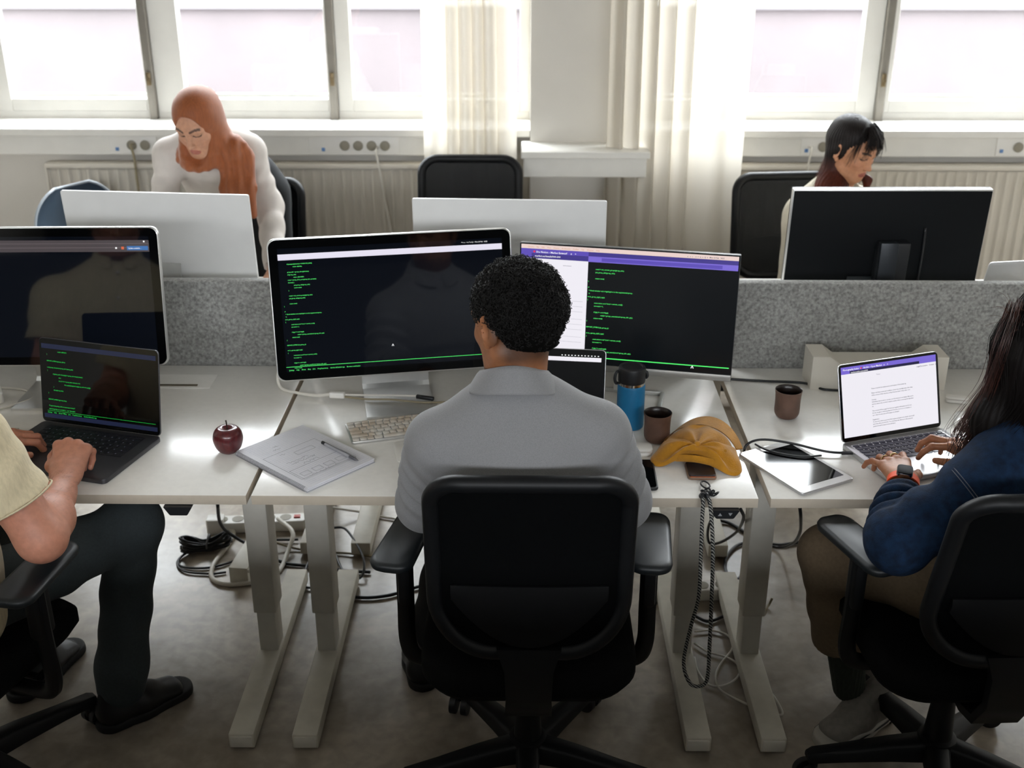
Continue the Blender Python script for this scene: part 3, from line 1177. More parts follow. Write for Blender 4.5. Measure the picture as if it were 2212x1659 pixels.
CODE_A = '''        if ((unsigned)gidsetsize > NGROUPS_MAX)
                return -EINVAL;

        group_info = groups_alloc(gidsetsize);
        if (!group_info)
                return -ENOMEM;
        retval = groups_from_user(group_info, grouplist);
        if (retval) {
                put_group_info(group_info);
                return retval;
        }

        retval = set_current_groups(group_info);
        put_group_info(group_info);

        return retval;
}

/*
 * Check whether we're fsgid/egid or in the supplemental group..
 */
int in_group_p(gid_t grp)
{
        const struct cred *cred = current_cred();
        int retval = 1;

        if (grp != cred->fsgid)
                retval = groups_search(cred->group_info, grp);
        return retval;
}

EXPORT_SYMBOL(in_group_p);

int in_egroup_p(gid_t grp)
{
        const struct cred *cred = current_cred();
        int retval = 1;

        if (grp != cred->egid)
                retval = groups_search(cred->group_info, grp);
        return retval;
}'''.split('\n')
CODE_B = '''                return -EFAULT;
}

EXPORT_SYMBOL(groups_alloc);

void groups_free(struct group_info *group_info)
{
        if (group_info->blocks[0] != group_info->small_block) {
                int i;
                for (i = 0; i < group_info->nblocks; i++)
                        free_page((unsigned long)group_info->blocks[i]);
        }
        kfree(group_info);
}

EXPORT_SYMBOL(groups_free);

/* export the group_info to a user-space array */
static int groups_to_user(gid_t __user *grouplist,
                   const'''.split('\n')
MENU = 'Settings     Help     About     Blog     Jobs     Prog Repository     Get the full hacker app     Become a real hacker'


def gloss_display(loc, yaw, tilt, w, h, zb, label, group):
    """big aluminium display with a black glass front on a bent plate stand"""
    r = thing('monitor', label, 'monitor', loc, yaw, group)
    M = T(0, -.02, zb - loc[2]) @ Rx(-tilt)
    sh = MB()
    P = rrect(w, h, .022, 7)
    def lp(i, y): return [(x * (1 - 2 * i / w), y, z * (1 - 2 * i / h) + h / 2) for x, z in P]
    sh.loops([lp(.0015, .0), lp(0, .002), lp(0, .014), lp(.004, .017), lp(.05, .030), lp(.13, .040)], M=M)
    sh.build('shell', M_alu, r, True, 50)
    g = MB()
    g.loops([lp(.0035, -.0012), lp(.003, .0005)], M=M)
    gb = g.build('glass_front', M_bezel, r, False)
    st = MB()
    nw = .19
    path = [(-.105, .0035), (.06, .0035), (.085, .006), (.098, .018), (.100, .04), (.092, .10), (.075, .20), (.06, .26)]
    V, F = [], []
    th = .007
    for i, (y, z) in enumerate(path):
        a = path[max(i - 1, 0)]; b = path[min(i + 1, len(path) - 1)]
        d = Vector((b[0] - a[0], b[1] - a[1])).normalized()
        n = Vector((-d.y, d.x)) * th / 2
        for sx in (-1, 1):
            V += [(sx * nw / 2, y + n.x, z + n.y), (sx * nw / 2, y - n.x, z - n.y)]
    for i in range(len(path) - 1):
        a, b = i * 4, i * 4 + 4
        F += [(a, a + 2, b + 2, b), (a + 1, b + 1, b + 3, a + 3), (a, b, b + 1, a + 1), (a + 2, a + 3, b + 3, b + 2)]
    F += [(0, 1, 3, 2), (len(V) - 4, len(V) - 2, len(V) - 1, len(V) - 3)]
    st.add(V, F)
    st.cyl((-.06, .052, .25), (.06, .052, .25), .012)
    st.build('stand', M_alu, r, True, 35)
    scr = MB()
    X = M @ T(0, -.0013, h / 2)
    s = Scr(gb, w - .053, h - .052, X, .0)
    q = s.xf()
    scr.add([(0, -s.h, 0), (s.w, -s.h, 0), (s.w, 0, 0), (0, 0, 0)], [(0, 1, 2, 3)], q)
    scr.build('screen', M_glassdark, gb, False)
    return r, s


GM = 'big glossy displays of the near row'
mon_c, s = gloss_display((-.352, 2.872, DZ), math.radians(11), math.radians(9), .652, .386, .832, 'glossy black display with green code on an aluminium stand, left of the seated man', GM)
s.rect('menu_bar', [(0, .045, 1, .092)], M_lav)
s.text('menu_icons', ['* + o -  = s * a Q ::  Mon 20 Feb  14:22'], .0045, .006, .815, .028, M_white_l)
s.text('code_text', CODE_A, .0037, .00705, .012, .128, M_green, .00185)
s.rect('status_line', [(.0, .957, 1, .9605)], M_green)
s.text('menu_text', [MENU], .0042, .006, .012, .99, M_green)
s.text('mouse_pointer', ['^'], .014, .01, .478, .85, M_white_l)

p0, p1 = at(0, 490, z=1.22), at(345, 487, z=1.222)
yl = math.atan2(p1.y - p0.y, p1.x - p0.x)
c = Vector((p1.x, p1.y, 0)) - Vector((math.cos(yl), math.sin(yl), 0)) * .332
mon_l, s = gloss_display((c.x + .04 * math.sin(yl), c.y - .04, DZ), yl, math.radians(8.5), .652, .386, .838, 'glossy black display at the left edge, mirroring the man with the dark laptop', GM)
s.rect('browser_bar', [(0, .03, 1, .125)], M_taupe_l)
s.rect('tab_line', [(0, .055, 1, .06), (0, .088, 1, .094)], mat('dim_grey_light', '#000000', .5, emit='#6b6064', estr=.7))
s.rect('update_button', [(.90, .078, .995, .112)], M_blue_l)
s.text('update_label', ['Update available  :'], .005, .006, .905, .101, M_white_l)
s.rect('profile_mark', [(.875, .083, .887, .105)], M_org_l)
s.rect('extension_mark', [(.848, .087, .856, .101), (.975, .035, .982, .048)], M_white_l)

# the slim monitor behind the man
r = thing('monitor', 'slim matt monitor with purple browser bars and green code, right of the seated man', 'monitor', (.272, 2.915, DZ), math.radians(-11.5))
w, h, zb, tilt = .602, .352, .072, math.radians(6.5)
M = T(0, -.0, zb) @ Rx(-tilt)
MB().box((0, .012, h / 2), (w, .022, h), .003, M).box((0, .035, h / 2), (w * .5, .03, h * .5), .01, M).build('housing', mat('dark_grey_plastic', '#2a2c2f', .4), r)
hs = children(r)[0]
MB().box((0, -.001, .009), (w - .002, .004, .018), .001, M).build('chin_strip', mat('silver_plastic', '#9f9d98', .35, metal=.5), r)
sp = MB().box((0, -.0006, h / 2 + .009), (w - .003, .002, h - .021), 0, M).build('screen', M_matdark, r, False)
s = Scr(sp, w - .010, h - .030, M @ T(0, -.0018, h / 2 + .0105), 0)
s.rect('menu_bar', [(0, 0, 1, .036)], M_pinkbar)
s.text('menu_text', ['Chrome     File     Edit     View     History     Bookmarks     Profiles     Tab     Window     Help'], .0052, .006, .03, .026, M_peach_l)
s.text('menu_icons', ['s   o  c  .  x  =  w  v  Q  n   Mon 20 Feb  14:22'], .0052, .006, .77, .026, M_dk_l)
s.rect('browser_tabs', [(0, .036, .318, .098)], M_purple)
s.rect('address_bar', [(.05, .074, .318, .118)], M_purple2)
s.rect('browser_buttons', [(0, .074, .05, .118)], M_purple)
s.rect('tab_mark', [(.058, .052, .067, .068)], M_red_l)
s.text('tab_text', ['Die Notion - Market Entwurf     x    +'], .0072, .006, .072, .069, M_white_l)
s.text('address_text', ['market.eu/details/000-000'], .0068, .006, .066, .103, M_white_l)
s.rect('web_page', [(0, .118, .318, 1)], M_page)
s.rect('page_lines', [(.03, .47 + i * .046 + (i // 3) * .02, .30, .472 + i * .046 + (i // 3) * .02) for i in range(8)] + [(.20, .165, .24, .169)], M_grey_l)
s.rect('title_bar', [(.318, .036, 1, .072)], M_purple2)
s.rect('search_bar', [(.318, .072, 1, .120)], M_purple3)
s.rect('search_field', [(.38, .082, .93, .112)], M_purple)
s.text('code_text', CODE_A[12:], .0047, .0086, .322, .185, M_green, .00236)
s.rect('status_line', [(.318, .955, .995, .963)], M_green)
s.text('mouse_pointer', ['^'], .018, .01, .82, 1.0, M_white_l)
fr = MB()
for a, b in (((-.115, .03), (.115, .03)), ((-.115, -.10), (.115, -.10)), ((-.115, -.10), (-.115, .03)), ((.115, -.10), (.115, .03))):
    fr.bar((a[0], a[1], .006), (b[0], b[1], .006), .011, .012, .001)
fr.build('stand_frame', mat('light_grey_steel', '#b9bab6', .4, metal=.3), r)
MB().bar((0, .03, .006), (0, .05, .26), .05, .012, .002).build('stand_neck', M_alu, r)


# ------------------------------------------------------------------ monitors of the far row, seen from behind
def far_monitor(tl, tr, ytl, ytr, h, label, dark=False, group=None):
    a, b = at(*tl, y=ytl), at(*tr, y=ytr)
    w = (b - a).length
    yaw = math.atan2(b.y - a.y, b.x - a.x)
    zt = (a.z + b.z) / 2
    c = (a + b) / 2
    tilt = math.radians(4)
    dn = .045 if not dark else 0.0
    r = thing('monitor', label, 'monitor', (c.x, c.y + .02, DZ), yaw, group)
    M = T(0, -.02, zt - DZ) @ Rx(tilt)
    if dark:
        sh = MB()
        sh.box((0, .024, -h / 2), (w, .006, h), .002, M)
        sh.build('screen', M_bezel, r)
        MB().box((0, .010, -h / 2), (w, .022, h), .003, M).build('edge_frame', M_alu, r)
        MB().box((0, -.002, -h / 2 - .003), (w - .006, .006, h - .004), .002, M).build('back_cover', mat('black_back_cover', '#080b0e', .6, spec=.15, var=.05, scale=60), r)
        MB().box((.02, -.02, -.24), (.10, .04, .16), .008, M).build('mount_block', M_dark_pl, r)
        MB().box((.0, -.045, (zt - DZ - .16) / 2 + .006), (.055, .03, zt - DZ - .17), .004).build('stand_neck', mat('dark_column', '#2a2e33', .35, metal=.4), r)
        MB().slab(.26, .18, 0, .012, .01, .003, M=T(0, -.01, 0)).build('stand_base', M_dark_pl, r)
        MB().box((-.06, -.006, -.30), (.09, .004, .035), .001, M).build('port_panel', mat('port_plate', '#3a4046', .5), r)
        MB().tube(catmull([M @ Vector(p) for p in ((.115, -.008, -.12), (.117, -.012, -.2), (.116, -.014, -.30), (.11, -.02, -.40))], 6), .004, 8).build('video_cable', M_cord_b, r, True, None)
    else:
        MB().slab(w, h, 0, .012, .006, .002, M=M @ T(0, 0, -h / 2) @ Rx(math.pi / 2) @ T(0, 0, -.012)).build('back_shell', M_alu_w, r)
        MB().box((0, .0128, -h / 2), (w - .012, .0015, h - .012), 0, M).build('screen', M_bezel, r)
        MB().box((0, -.02, .004), (.15, .15, .006), .002).bar((0, -.055, .006), (0, -.022, .26), .12, .006).build('stand', M_alu, r)
    return r


far_monitor((130, 412), (537, 422), 3.352, 3.30, .47, 'plain white-backed monitor in front of the woman in the headscarf', False, 'white monitors of the far row')
far_monitor((890, 428), (1312, 436), 3.325, 3.30, .46, 'plain white-backed monitor in front of the empty mesh chair', False, 'white monitors of the far row')
far_monitor((1714, 410), (2147, 408), 3.40, 3.405, .365, 'dark-backed monitor with a silver edge, in front of the dark-haired woman', True)


# ------------------------------------------------------------------ laptops
def key_rows(mb, w, rows, depth, z, M, gap=.0022, kh=.0012):
    """rows = list of lists of relative key widths, top row first"""
    n = len(rows)
    hts = [.62 if i == 0 else 1 for i in range(n)]
    tot = sum(hts)
    y = depth / 2
    for r_, ht in zip(rows, hts):
        rh = depth * ht / tot
        sw = sum(r_)
        x = -w / 2
        for kw in r_:
            cw = w * kw / sw
            mb.slab(cw - gap, rh - gap, z, z + kh, .0022, .0004, M @ T(x + cw / 2, y - rh / 2, 0), 2)
            x += cw
        y -= rh


LAPROWS = [[1] * 14, [1] * 13 + [1.5], [1.5] + [1] * 13, [1.8] + [1] * 11 + [1.8], [2.4] + [1] * 10 + [2.3], [1, 1, 1, 1.2, 5, 1.2, 1, 1, 1, 1]]


def laptop(loc, yaw, w, d, lid_h, angle, m_body, m_key, label, kbw, kby, kbd, m_well=None, tp=(.12, .075, -.06)):
    r = thing('laptop', label, 'laptop', loc, yaw)
    b = MB().slab(w, d, .001, .0135, .012, .002).build('base', m_body, r)
    MB().slab(kbw + .004, kbd + .004, .0133, .01385, .004, M=T(0, kby, 0)).build('keyboard_well', m_well or m_key, b, False)
    k = MB()
    key_rows(k, kbw, LAPROWS, kbd, .0138, T(0, kby, 0))
    k.build('keys', m_key, b)
    MB().slab(tp[0], tp[1], .0133, .01375, .005, M=T(0, tp[2], 0)).build('trackpad', m_body, b, False)
    M = T(0, d / 2 - .004, .0145) @ Rx(-(angle - math.pi / 2))
    MB().slab(w, lid_h, 0, .0045, .012, .0015, M=M @ T(0, 0, lid_h / 2) @ Rx(math.pi / 2) @ T(0, 0, -.0045)).build('lid', m_body, r)
    lid = children(r)[-1]
    g = MB().slab(w - .003, lid_h - .003, .0001, .0008, .011, M=M @ T(0, 0, lid_h / 2) @ Rx(math.pi / 2)).build('display_glass', M_bezel, r, False)
    s = Scr(g, w - .016, lid_h - .020, M @ T(0, -.0009, lid_h / 2 + .002), 0)
    return r, s


M_spacegrey = mat('space_grey_metal', '#55555a', .38, metal=.7, var=.03, scale=40)
M_key = mat('black_keycap', '#17171f', .45, var=.06, scale=60)
M_keyb = mat('dark_navy_keycap', '#23223a', .35)
M_silver = mat('silver_laptop_metal', '#cfcfd0', .30, metal=.8, var=.02, scale=40)

lap_l, s = laptop((-1.145, 2.541, DZ), math.radians(-15.2), .356, .250, .228, math.radians(100), M_spacegrey, M_key,
                  'dark grey laptop with green code under the hands at the left desk', .285, .048, .112, tp=(.155, .098, -.07))
s.rect('title_bar', [(0, .035, 1, .095)], M_bar_dkblue)
s.rect('dock_bar', [(0, .945, 1, 1)], M_bar_dkblue)
s.text('code_text', CODE_B, .0040, .0087, .045, .135, M_green_dim, .0021)
s.rect('status_line', [(.03, .905, .985, .908)], M_green_dim)
s.text('menu_text', [MENU[:95]], .0042, .006, .032, .935, M_green_dim)
for o in list(children(lap_l)):
    if o.name.startswith('base'):
        kl = MB()
        for i in range(5):
            for j in range(13):
                kl.box((-.127 + j * .0208 + (i % 2) * .004, .082 - i * .0195, .0152), (.003, .003, .0003))
        kl.build('key_letters', mat('key_backlight', '#8e90a8', .5), o, False)

lap_r, s = laptop((.990, 2.546, DZ), math.radians(19.5), .304, .215, .202, math.radians(107), M_silver, M_keyb,
                  'silver laptop with a white document on screen at the right desk', .272, .035, .100, M_silver, tp=(.118, .075, -.064))
s.rect('web_page', [(0, .10, 1, 1)], M_page)
s.rect('browser_tabs', [(0, 0, 1, .062)], M_purple3)
s.rect('browser_buttons', [(0, .062, .09, .10), (.82, .062, 1, .10)], M_purple3)
s.rect('address_bar', [(.09, .066, .82, .098)], M_navy)
s.text('tab_text', ['Photography Index  x    Archiv - Open Market   x    +'], .0062, .006, .02, .05, M_white_l)
s.text('address_text', ['market.eu/document/000'], .005, .006, .10, .092, M_white_l)
s.rect('tab_mark', [(.20, .03, .215, .05)], M_red_l)
s.text('page_links', ['Legal Disclosures   Contact   v'], .0048, .006, .79, .145, M_dk_l)
s.text('page_text', ['Terms of use for the online service and website of the market ag', '',
                     'Please read these terms and conditions of use very carefully before the using', 'of the services of this web site, as they form the basis of any order on it', '',
                     'Security', 'Information that is sent to our site over the internet is not always fully secure', 'and we cannot rule out that it may be read by others on its way through lines', 'us.', '',
                     'The content of these pages has been put together with great care for you', 'but we can give no warranty that all of it is free of errors or complete or', 'up to date in every case as the pages are changed', '',
                     'Registration', 'To use some services you must first register and give some details of yourself', 'and of the firm you work for. You must keep this data up to date and your', 'password must be kept secret at all times'], .0040, .0058, .30, .36, M_dk_l)
s.text('page_title', ['Terms'], .0045, .006, .36, .17, M_grey_l)

lap_c, s = laptop((.046, 2.60, DZ), math.radians(-6), .304, .215, .202, math.radians(106), M_silver, M_keyb,
                  'laptop with a dark screen and a white bar, half hidden behind the seated man', .272, .035, .100, M_silver)
s.rect('menu_icons', [(.62 + i * .03, .045, .633 + i * .03, .058) for i in range(12)], M_white_l)
s.rect('menu_bar', [(.0, .075, .985, .135)], M_page)

r, s = laptop((1.60, 3.62, DZ), math.radians(190), .340, .235, .232, math.radians(103), M_silver, M_keyb,
              'silver laptop seen from behind at the far right, beside the dark monitor', .272, .035, .100, M_silver)


# ------------------------------------------------------------------ small things on the desks
# apple
M_apple = mat('red_apple_skin', '#430d17', .28, var=.35, scale=55, detail=4, stretch=(3, 3, .6), coat=.3, col2='#5f1d20')
ap = thing('apple', 'dark red apple on the left desk beside the notebook', 'apple', (-.751, 2.555, DZ))
pr = [(.003, .003), (.012, .0), (.022, .004), (.031, .016), (.0365, .032), (.0375, .044), (.034, .058), (.026, .067), (.016, .069), (.008, .065), (.002, .060)]
pp = catmull([(a, 0, b) for a, b in pr], 4)
o = MB().lathe([(max(p.x, .0005), p.z) for p in pp], 36).build('flesh', M_apple, ap, True, None)
for v in o.data.vertices:
    a = math.atan2(v.co.y, v.co.x)
    k = 1 + .025 * math.cos(5 * a) * (1 - v.co.z / .08) + .02 * math.cos(a + 1)
    v.co.x *= k; v.co.y *= k
MB().tube(catmull([(0, 0, .059), (.001, 0, .070), (.0, .001, .082), (-.001, .002, .088)], 5), lambda t: .0014 + .0008 * t, 8).build('stem', mat('apple_stem', '#2c2018', .7), ap)

# notebook
nb = thing('notebook', 'open spiral notebook with pencil sketches, across the gap between two desks', 'notebook', (-.552, 2.517, DZ), math.radians(-41.8))
M_paper = mat('notebook_paper', '#e4e4ea', .85, var=.02, scale=50)
pg = MB()
for i in range(6):
    pg.box((.0005 * (i % 3), .0004 * i, .0035 + i * .0016), (.288, .208, .0013), .0003)
pg.build('pages', M_paper, nb, False)
MB().box((0, 0, .0013), (.292, .212, .002), .0005).build('back_cover', mat('grey_card', '#b9bac0', .8), nb, False)
top = .0035 + 5 * .0016 + .0007
rl = MB()
for i in range(34):
    x = -.128 + i * .0079
    rl.box((x, .006, top), (.0004, .185, .00012))
rl.build('ruled_lines', mat('pale_blue_rule', '#b3b8cc', .9), nb, False)
sk = MB()
def line(p, q, w=.0006):
    sk.bar((p[0], p[1], top + .0002), (q[0], q[1], top + .0002), w, .00012)
def boxs(x0, y0, x1, y1):
    for a, b in (((x0, y0), (x1, y0)), ((x1, y0), (x1, y1)), ((x1, y1), (x0, y1)), ((x0, y1), (x0, y0))): line(a, b)
boxs(-.055, -.085, .100, .075)
boxs(-.030, -.010, -.012, .045)
for i in range(4): boxs(.072, -.070 + i * .036, .090, -.046 + i * .036)
boxs(.045, -.080, .105, .080)
rr = random.Random(4)
for (x, y0, n) in ((-.040, -.045, 6), (.008, -.06, 22), (.020, -.055, 26), (.036, -.03, 16), (.098, -.06, 30), (-.09, -.03, 6), (-.075, -.04, 8)):
    y = y0
    px = x
    for i in range(n):
        q = (x + rr.uniform(-.004, .004), y + rr.uniform(.0015, .0045))
        line((px, y), q, .0005)
        px, y = q[0], q[1]
sk.build('pencil_sketch', mat('pencil_grey', '#6f7078', .9), nb, False)
sp = MB()
path = []
for i in range(60 * 10):
    a = 2 * math.pi * i / 10
    path.append((-.138 + .276 * i / 600, -.104 + .0062 * math.cos(a), .0068 + .0058 * math.sin(a)))
sp.tube(path, .0006, 5)
sp.build('spiral_wire', mat('steel_wire', '#8c8d92', .3, metal=.8), nb)
# pen
pn = thing('pen', 'clear ballpoint pen with a black end lying on the notebook', 'pen', (-.463, 2.5245, DZ + .0185), math.atan2(-.101, .106))
MB().cyl((-.060, 0, 0), (.040, 0, 0), .0042, n=10).build('barrel', mat('clear_plastic_barrel', '#9c9da2', .15, var=.1, scale=60), pn)
MB().cyl((-.055, 0, .0043), (.038, 0, .0043), .0008, n=6).build('ink_tube', mat('ink_tube', '#4c4d55', .4), pn)
MB().cyl((-.073, 0, 0), (-.060, 0, 0), .0045, n=10).build('end_plug', M_dark_pl, pn)
MB().cyl((.040, 0, 0), (.060, 0, 0), .0044, .004, 10).build('grip', mat('smoke_grip', '#55565c', .35), pn)
MB().cyl((.060, 0, 0), (.073, 0, 0), .004, .0008, 10).build('tip', mat('grey_tip', '#66676d', .4), pn)

# desk keyboard and trackpad
kb = thing('keyboard', 'grubby white keyboard beside the seated man', 'keyboard', (-.327, 2.694, DZ), math.radians(17.5))
MB().slab(.282, .114, .001, .008, .008, .002, M=Rx(.03) @ T(0, 0, .001)).build('tray', M_alu, kb)
k = MB()
key_rows(k, .276, LAPROWS, .108, .0095, Rx(.03), .0026, .0022)
k.build('keys', mat('grubby_white_keycap', '#e9e6df', .5, var=.5, scale=22, detail=2, col2='#cbb9a4'), kb)
tp = thing('trackpad', 'white trackpad half under the left arm of the seated man', 'trackpad', (-.262, 2.565, DZ), math.radians(12.5))
MB().slab(.135, .115, .002, .006, .010, .0015).build('touch_plate', M_white_pl, tp)
MB().slab(.133, .113, .0, .003, .010, .0).build('metal_base', M_alu, tp)

# white cable bundle at the middle display
cb = thing('cable', 'white display cable with a black plug, lying in front of the middle display stand', 'cable', (0, 0, 0))
z = DZ + .0125
pts = [(-.70, 2.985, z + .07), (-.708, 2.965, z + .02), (-.695, 2.945, z - .006), (-.650, 2.915, z - .006), (-.59, 2.892, z - .004), (-.545, 2.881, z + .004)]
MB().tube(catmull(pts, 10), .0045, 8).build('sheath', M_cord_w, cb)
MB().slab(.045, .018, -.008, .008, .006, .003, M=T(-.525, 2.878, z + .004) @ Rz(-.1)).build('splitter', M_white_pl, cb)
MB().tube(catmull([(-.505, 2.879, z + .004), (-.44, 2.872, z + .006), (-.37, 2.874, z + .005), (-.30, 2.868, z + .006)], 10), .003, 8).build('branch', M_cord_w, cb)
MB().tube(catmull([(-.505, 2.874, z), (-.44, 2.858, z), (-.37, 2.856, z), (-.28, 2.842, z - .002), (-.2, 2.85, z - .003)], 10), .003, 8).build('branch', M_cord_n, cb)
MB().bar((-.302, 2.868, z + .005), (-.252, 2.853, z + .004), .011, .010, .002).build('plug', M_dark_pl, cb)

# bottle
bt = thing('bottle', 'blue steel bottle with a black flip lid, right of the seated man', 'bottle', (.281, 2.722, DZ))
M_blue = mat('blue_powder_coat', '#0f6f9f', .5, var=.05, scale=90, bump=.1, bscale=400)
MB().lathe([(.033, 0), (.0355, .002), (.0365, .006), (.0365, .118), (.0355, .122), (.034, .124)], 40).build('body', M_blue, bt, True, 30)
MB().lathe([(.0345, .123), (.0345, .131)], 40).build('steel_collar', mat('polished_steel', '#c9c5bd', .15, metal=1), bt, True, 30)
MB().lathe([(.033, .130), (.0355, .131), (.036, .134), (.036, .166), (.0345, .171), (.028, .173), (.026, .171), (.001, .171)], 40).build('lid', M_dark_pl, bt, True, 30)
MB().tube(catmull([(-.035, 0, .158), (-.042, -.004, .155), (-.045, -.008, .140), (-.042, -.008, .128), (-.036, -.004, .126)], 6), .0042, 8).build('strap_loop', M_dark_pl, bt)
MB().tube(catmull([(.035, 0, .158), (.039, -.002, .155), (.040, -.003, .146), (.036, -.002, .140)], 6), .004, 8).build('strap_loop', M_dark_pl, bt)


# cups
M_cup = mat('brown_stoneware', '#5d4438', .55, var=.22, scale=28, detail=5, bump=.2, bscale=90)
M_cupin = mat('dark_glaze', '#1d1410', .3)


def cup(loc, label, rz=0.):
    r = thing('cup', label, 'cup', loc, rz, 'brown stoneware cups')
    prof = [(.006, 0), (.022, .001), (.030, .008), (.0335, .020), (.0335, .045), (.0345, .068), (.0365, .080), (.0358, .0812)]
    pp = catmull([(a, 0, b) for a, b in prof], 4)
    MB().lathe([(p.x, p.z) for p in pp], 40, cap1=False).build('outside', M_cup, r, True, None)
    MB().lathe([(.0358, .0812), (.0345, .0805), (.0325, .068), (.0315, .045), (.031, .022), (.026, .012), (.001, .010)], 40, cap0=False).build('inside', M_cupin, r, True, None)
    return r


cup((.343, 2.632, DZ), 'brown stoneware cup beside the blue bottle')
cup((.711, 2.783, DZ), 'brown stoneware cup on the right desk behind the tablet', 1.2)

# yellow cap
cap = thing('cap', 'mustard yellow baseball cap with the closure side toward the desk edge', 'cap', (.437, 2.54, DZ), math.radians(-14))
M_cap = mat('mustard_corduroy', '#b57c14', .9, var=.16, scale=30, detail=4, bump=.35, bscale=260, sheen=.3)
nu, nv = 96, 30
V, F = [], []
def cap_pt(u, v, ins=0.):
    a = 2 * math.pi * u
    ca, sa = math.cos(a), math.sin(a)
    phi = v * math.pi / 2 * 1.02
    r = max(math.sin(phi), 0) ** .85
    zz = max(math.cos(phi), 0) ** .62
    fr = math.exp(-((a - 1.5 * math.pi) / .52) ** 2)                # the closure notch faces -y
    si = math.exp(-((a - 1.17 * math.pi) / .34) ** 2) + math.exp(-((a - 1.83 * math.pi) / .34) ** 2)
    rx, ry = .100 - ins, (.088 if sa > 0 else .088 - .028 * fr) - ins
    x, y = rx * r * ca, ry * r * sa
    z = .060 * zz * (1 - .25 * r * r * (.5 + .5 * math.cos(2 * a))) - ins * .5
    for a0, dp, wd in ((1.22 * math.pi, .014, .20), (1.80 * math.pi, .013, .18), (.15 * math.pi, .008, .2), (.80 * math.pi, .009, .22), (1.02 * math.pi, .007, .14)):
        da = (a - a0 + math.pi) % (2 * math.pi) - math.pi
        z -= dp * math.exp(-(da / wd) ** 2) * math.sin(math.pi * min(v * 1.05, 1)) ** .7
    z -= .006 * math.exp(-(v / .16) ** 2) - .003 * math.sin(10 * a) * math.exp(-((v - .22) / .16) ** 2)
    x += si * .020 * v ** 2 * (1 if ca > 0 else -1)
    y -= si * .030 * v ** 2
    z += fr * .036 * v ** 3 + .046 * math.exp(-((a - .5 * math.pi) / .62) ** 2) * v ** 2.5
    wv = math.sin(6 * a + 1) * .0045 * math.sin(math.pi * min(v * 1.1, 1)) + math.sin(11 * a + 4 * v + 2) * .003 * v
    z += wv + .004 * math.sin(9 * v + 3 * a) * v
    x *= 1 + .05 * math.sin(5 * a + 3 * v + .6) * v
    y *= 1 + .05 * math.sin(4 * a + 5 * v) * v
    y -= .040 * (1 - v) ** 1.5
    return (x, y, max(z, .0015))
for lay, ins in ((0, 0.), (1, .003)):
    for j in range(nv + 1):
        for i in range(nu):
            V.append(cap_pt(i / nu, max(j / nv, .02), ins))
N1 = (nv + 1) * nu
for lay in (0, 1):
    for j in range(nv):
        for i in range(nu):
            a, b = lay * N1 + j * nu + i, lay * N1 + j * nu + (i + 1) % nu
            q = (a, a + nu, b + nu, b)
            F.append(q if lay == 0 else q[::-1])
for i in range(nu):
    a, b = nv * nu + i, nv * nu + (i + 1) % nu
    F.append((a, N1 + a, N1 + b, b))
F.append(tuple(range(nu - 1, -1, -1)))
mesh_obj('crown', V, F, M_cap, cap, True, None)
MB().ball((0, -.040, .057), (.0085, .0085, .005), R=Matrix.Rotation(.5, 3, 'X')).build('button', M_cap, cap)
br = MB()
L = []
for j in range(9):
    t = j / 8
    L.append([])
    for i in range(25):
        a = math.pi * (.13 + .74 * i / 24)
        k = 1 + .72 * t * math.sin(a) ** .8
        x, y = .100 * math.cos(a) * (1 + .04 * t), .088 * math.sin(a) * k
        L[-1].append((x + .012 * t, y, .016 + .034 * math.sin(a) * (1 - .1 * t) - .014 * abs(math.cos(a)) ** 2))
V = [p for l in L for p in l] + [(x, y, z - .003) for l in L for (x, y, z) in l]
F = []
n1 = 9 * 25
for j in range(8):
    for i in range(24):
        a = j * 25 + i
        F += [(a, a + 1, a + 26, a + 25), (n1 + a, n1 + a + 25, n1 + a + 26, n1 + a + 1)]
for i in range(24):
    a = 8 * 25 + i
    F.append((a, a + 1, n1 + a + 1, n1 + a))
mesh_obj('brim', V, F, M_cap, cap, True, 60)
MB().tube(catmull([(-.050, -.066, .024), (-.02, -.076, .032), (.01, -.077, .033), (.045, -.068, .024)], 8), .0095, 8, flat=.25).build('closure_strap', M_cap, cap)
for sx in (-.062, .070):
    MB().lathe([(.0022, 0), (.0036, .0006), (.0036, .0012), (.0022, .0014)], 12, T(sx, -.052, .052) @ Rx(.7)).build('eyelet', M_cap, cap)

# leather-cased phone and its rope lanyard
M_lea = mat('dark_brown_leather', '#2a1d1c', .5, var=.15, scale=60)
wa = thing('phone', 'small brown-cased phone with a copper edge, tucked against the yellow cap', 'phone', (.432, 2.455, DZ), 0)
MB().slab(.070, .080, .001, .009, .010, .002).build('case', mat('tan_case_side', '#7e6350', .45), wa)
MB().slab(.066, .076, .0085, .0125, .009, .0015).build('cover', M_lea, wa)
MB().slab(.060, .003, .0092, .0104, .001, M=T(0, -.0385, 0)).build('copper_edge', mat('copper_edge', '#d06a34', .3, metal=.6), wa)
M_rope = bpy.data.materials.new('patterned_rope')
M_rope.use_nodes = True
nt = M_rope.node_tree
tc = nt.nodes.new('ShaderNodeTexCoord')
wv = nt.nodes.new('ShaderNodeTexWave')
wv.bands_direction = 'DIAGONAL'
wv.inputs['Scale'].default_value = 75
wv.inputs['Distortion'].default_value = 3.5
cr_ = nt.nodes.new('ShaderNodeValToRGB')
cr_.color_ramp.elements[0].position, cr_.color_ramp.elements[0].color = .55, srgb('#15161a') + (1,)
cr_.color_ramp.elements[1].position, cr_.color_ramp.elements[1].color = .72, srgb('#a7a59f') + (1,)
nt.links.new(tc.outputs['Object'], wv.inputs['Vector'])
nt.links.new(wv.outputs['Fac'], cr_.inputs['Fac'])
nt.links.new(cr_.outputs['Color'], nt.nodes['Principled BSDF'].inputs['Base Color'])
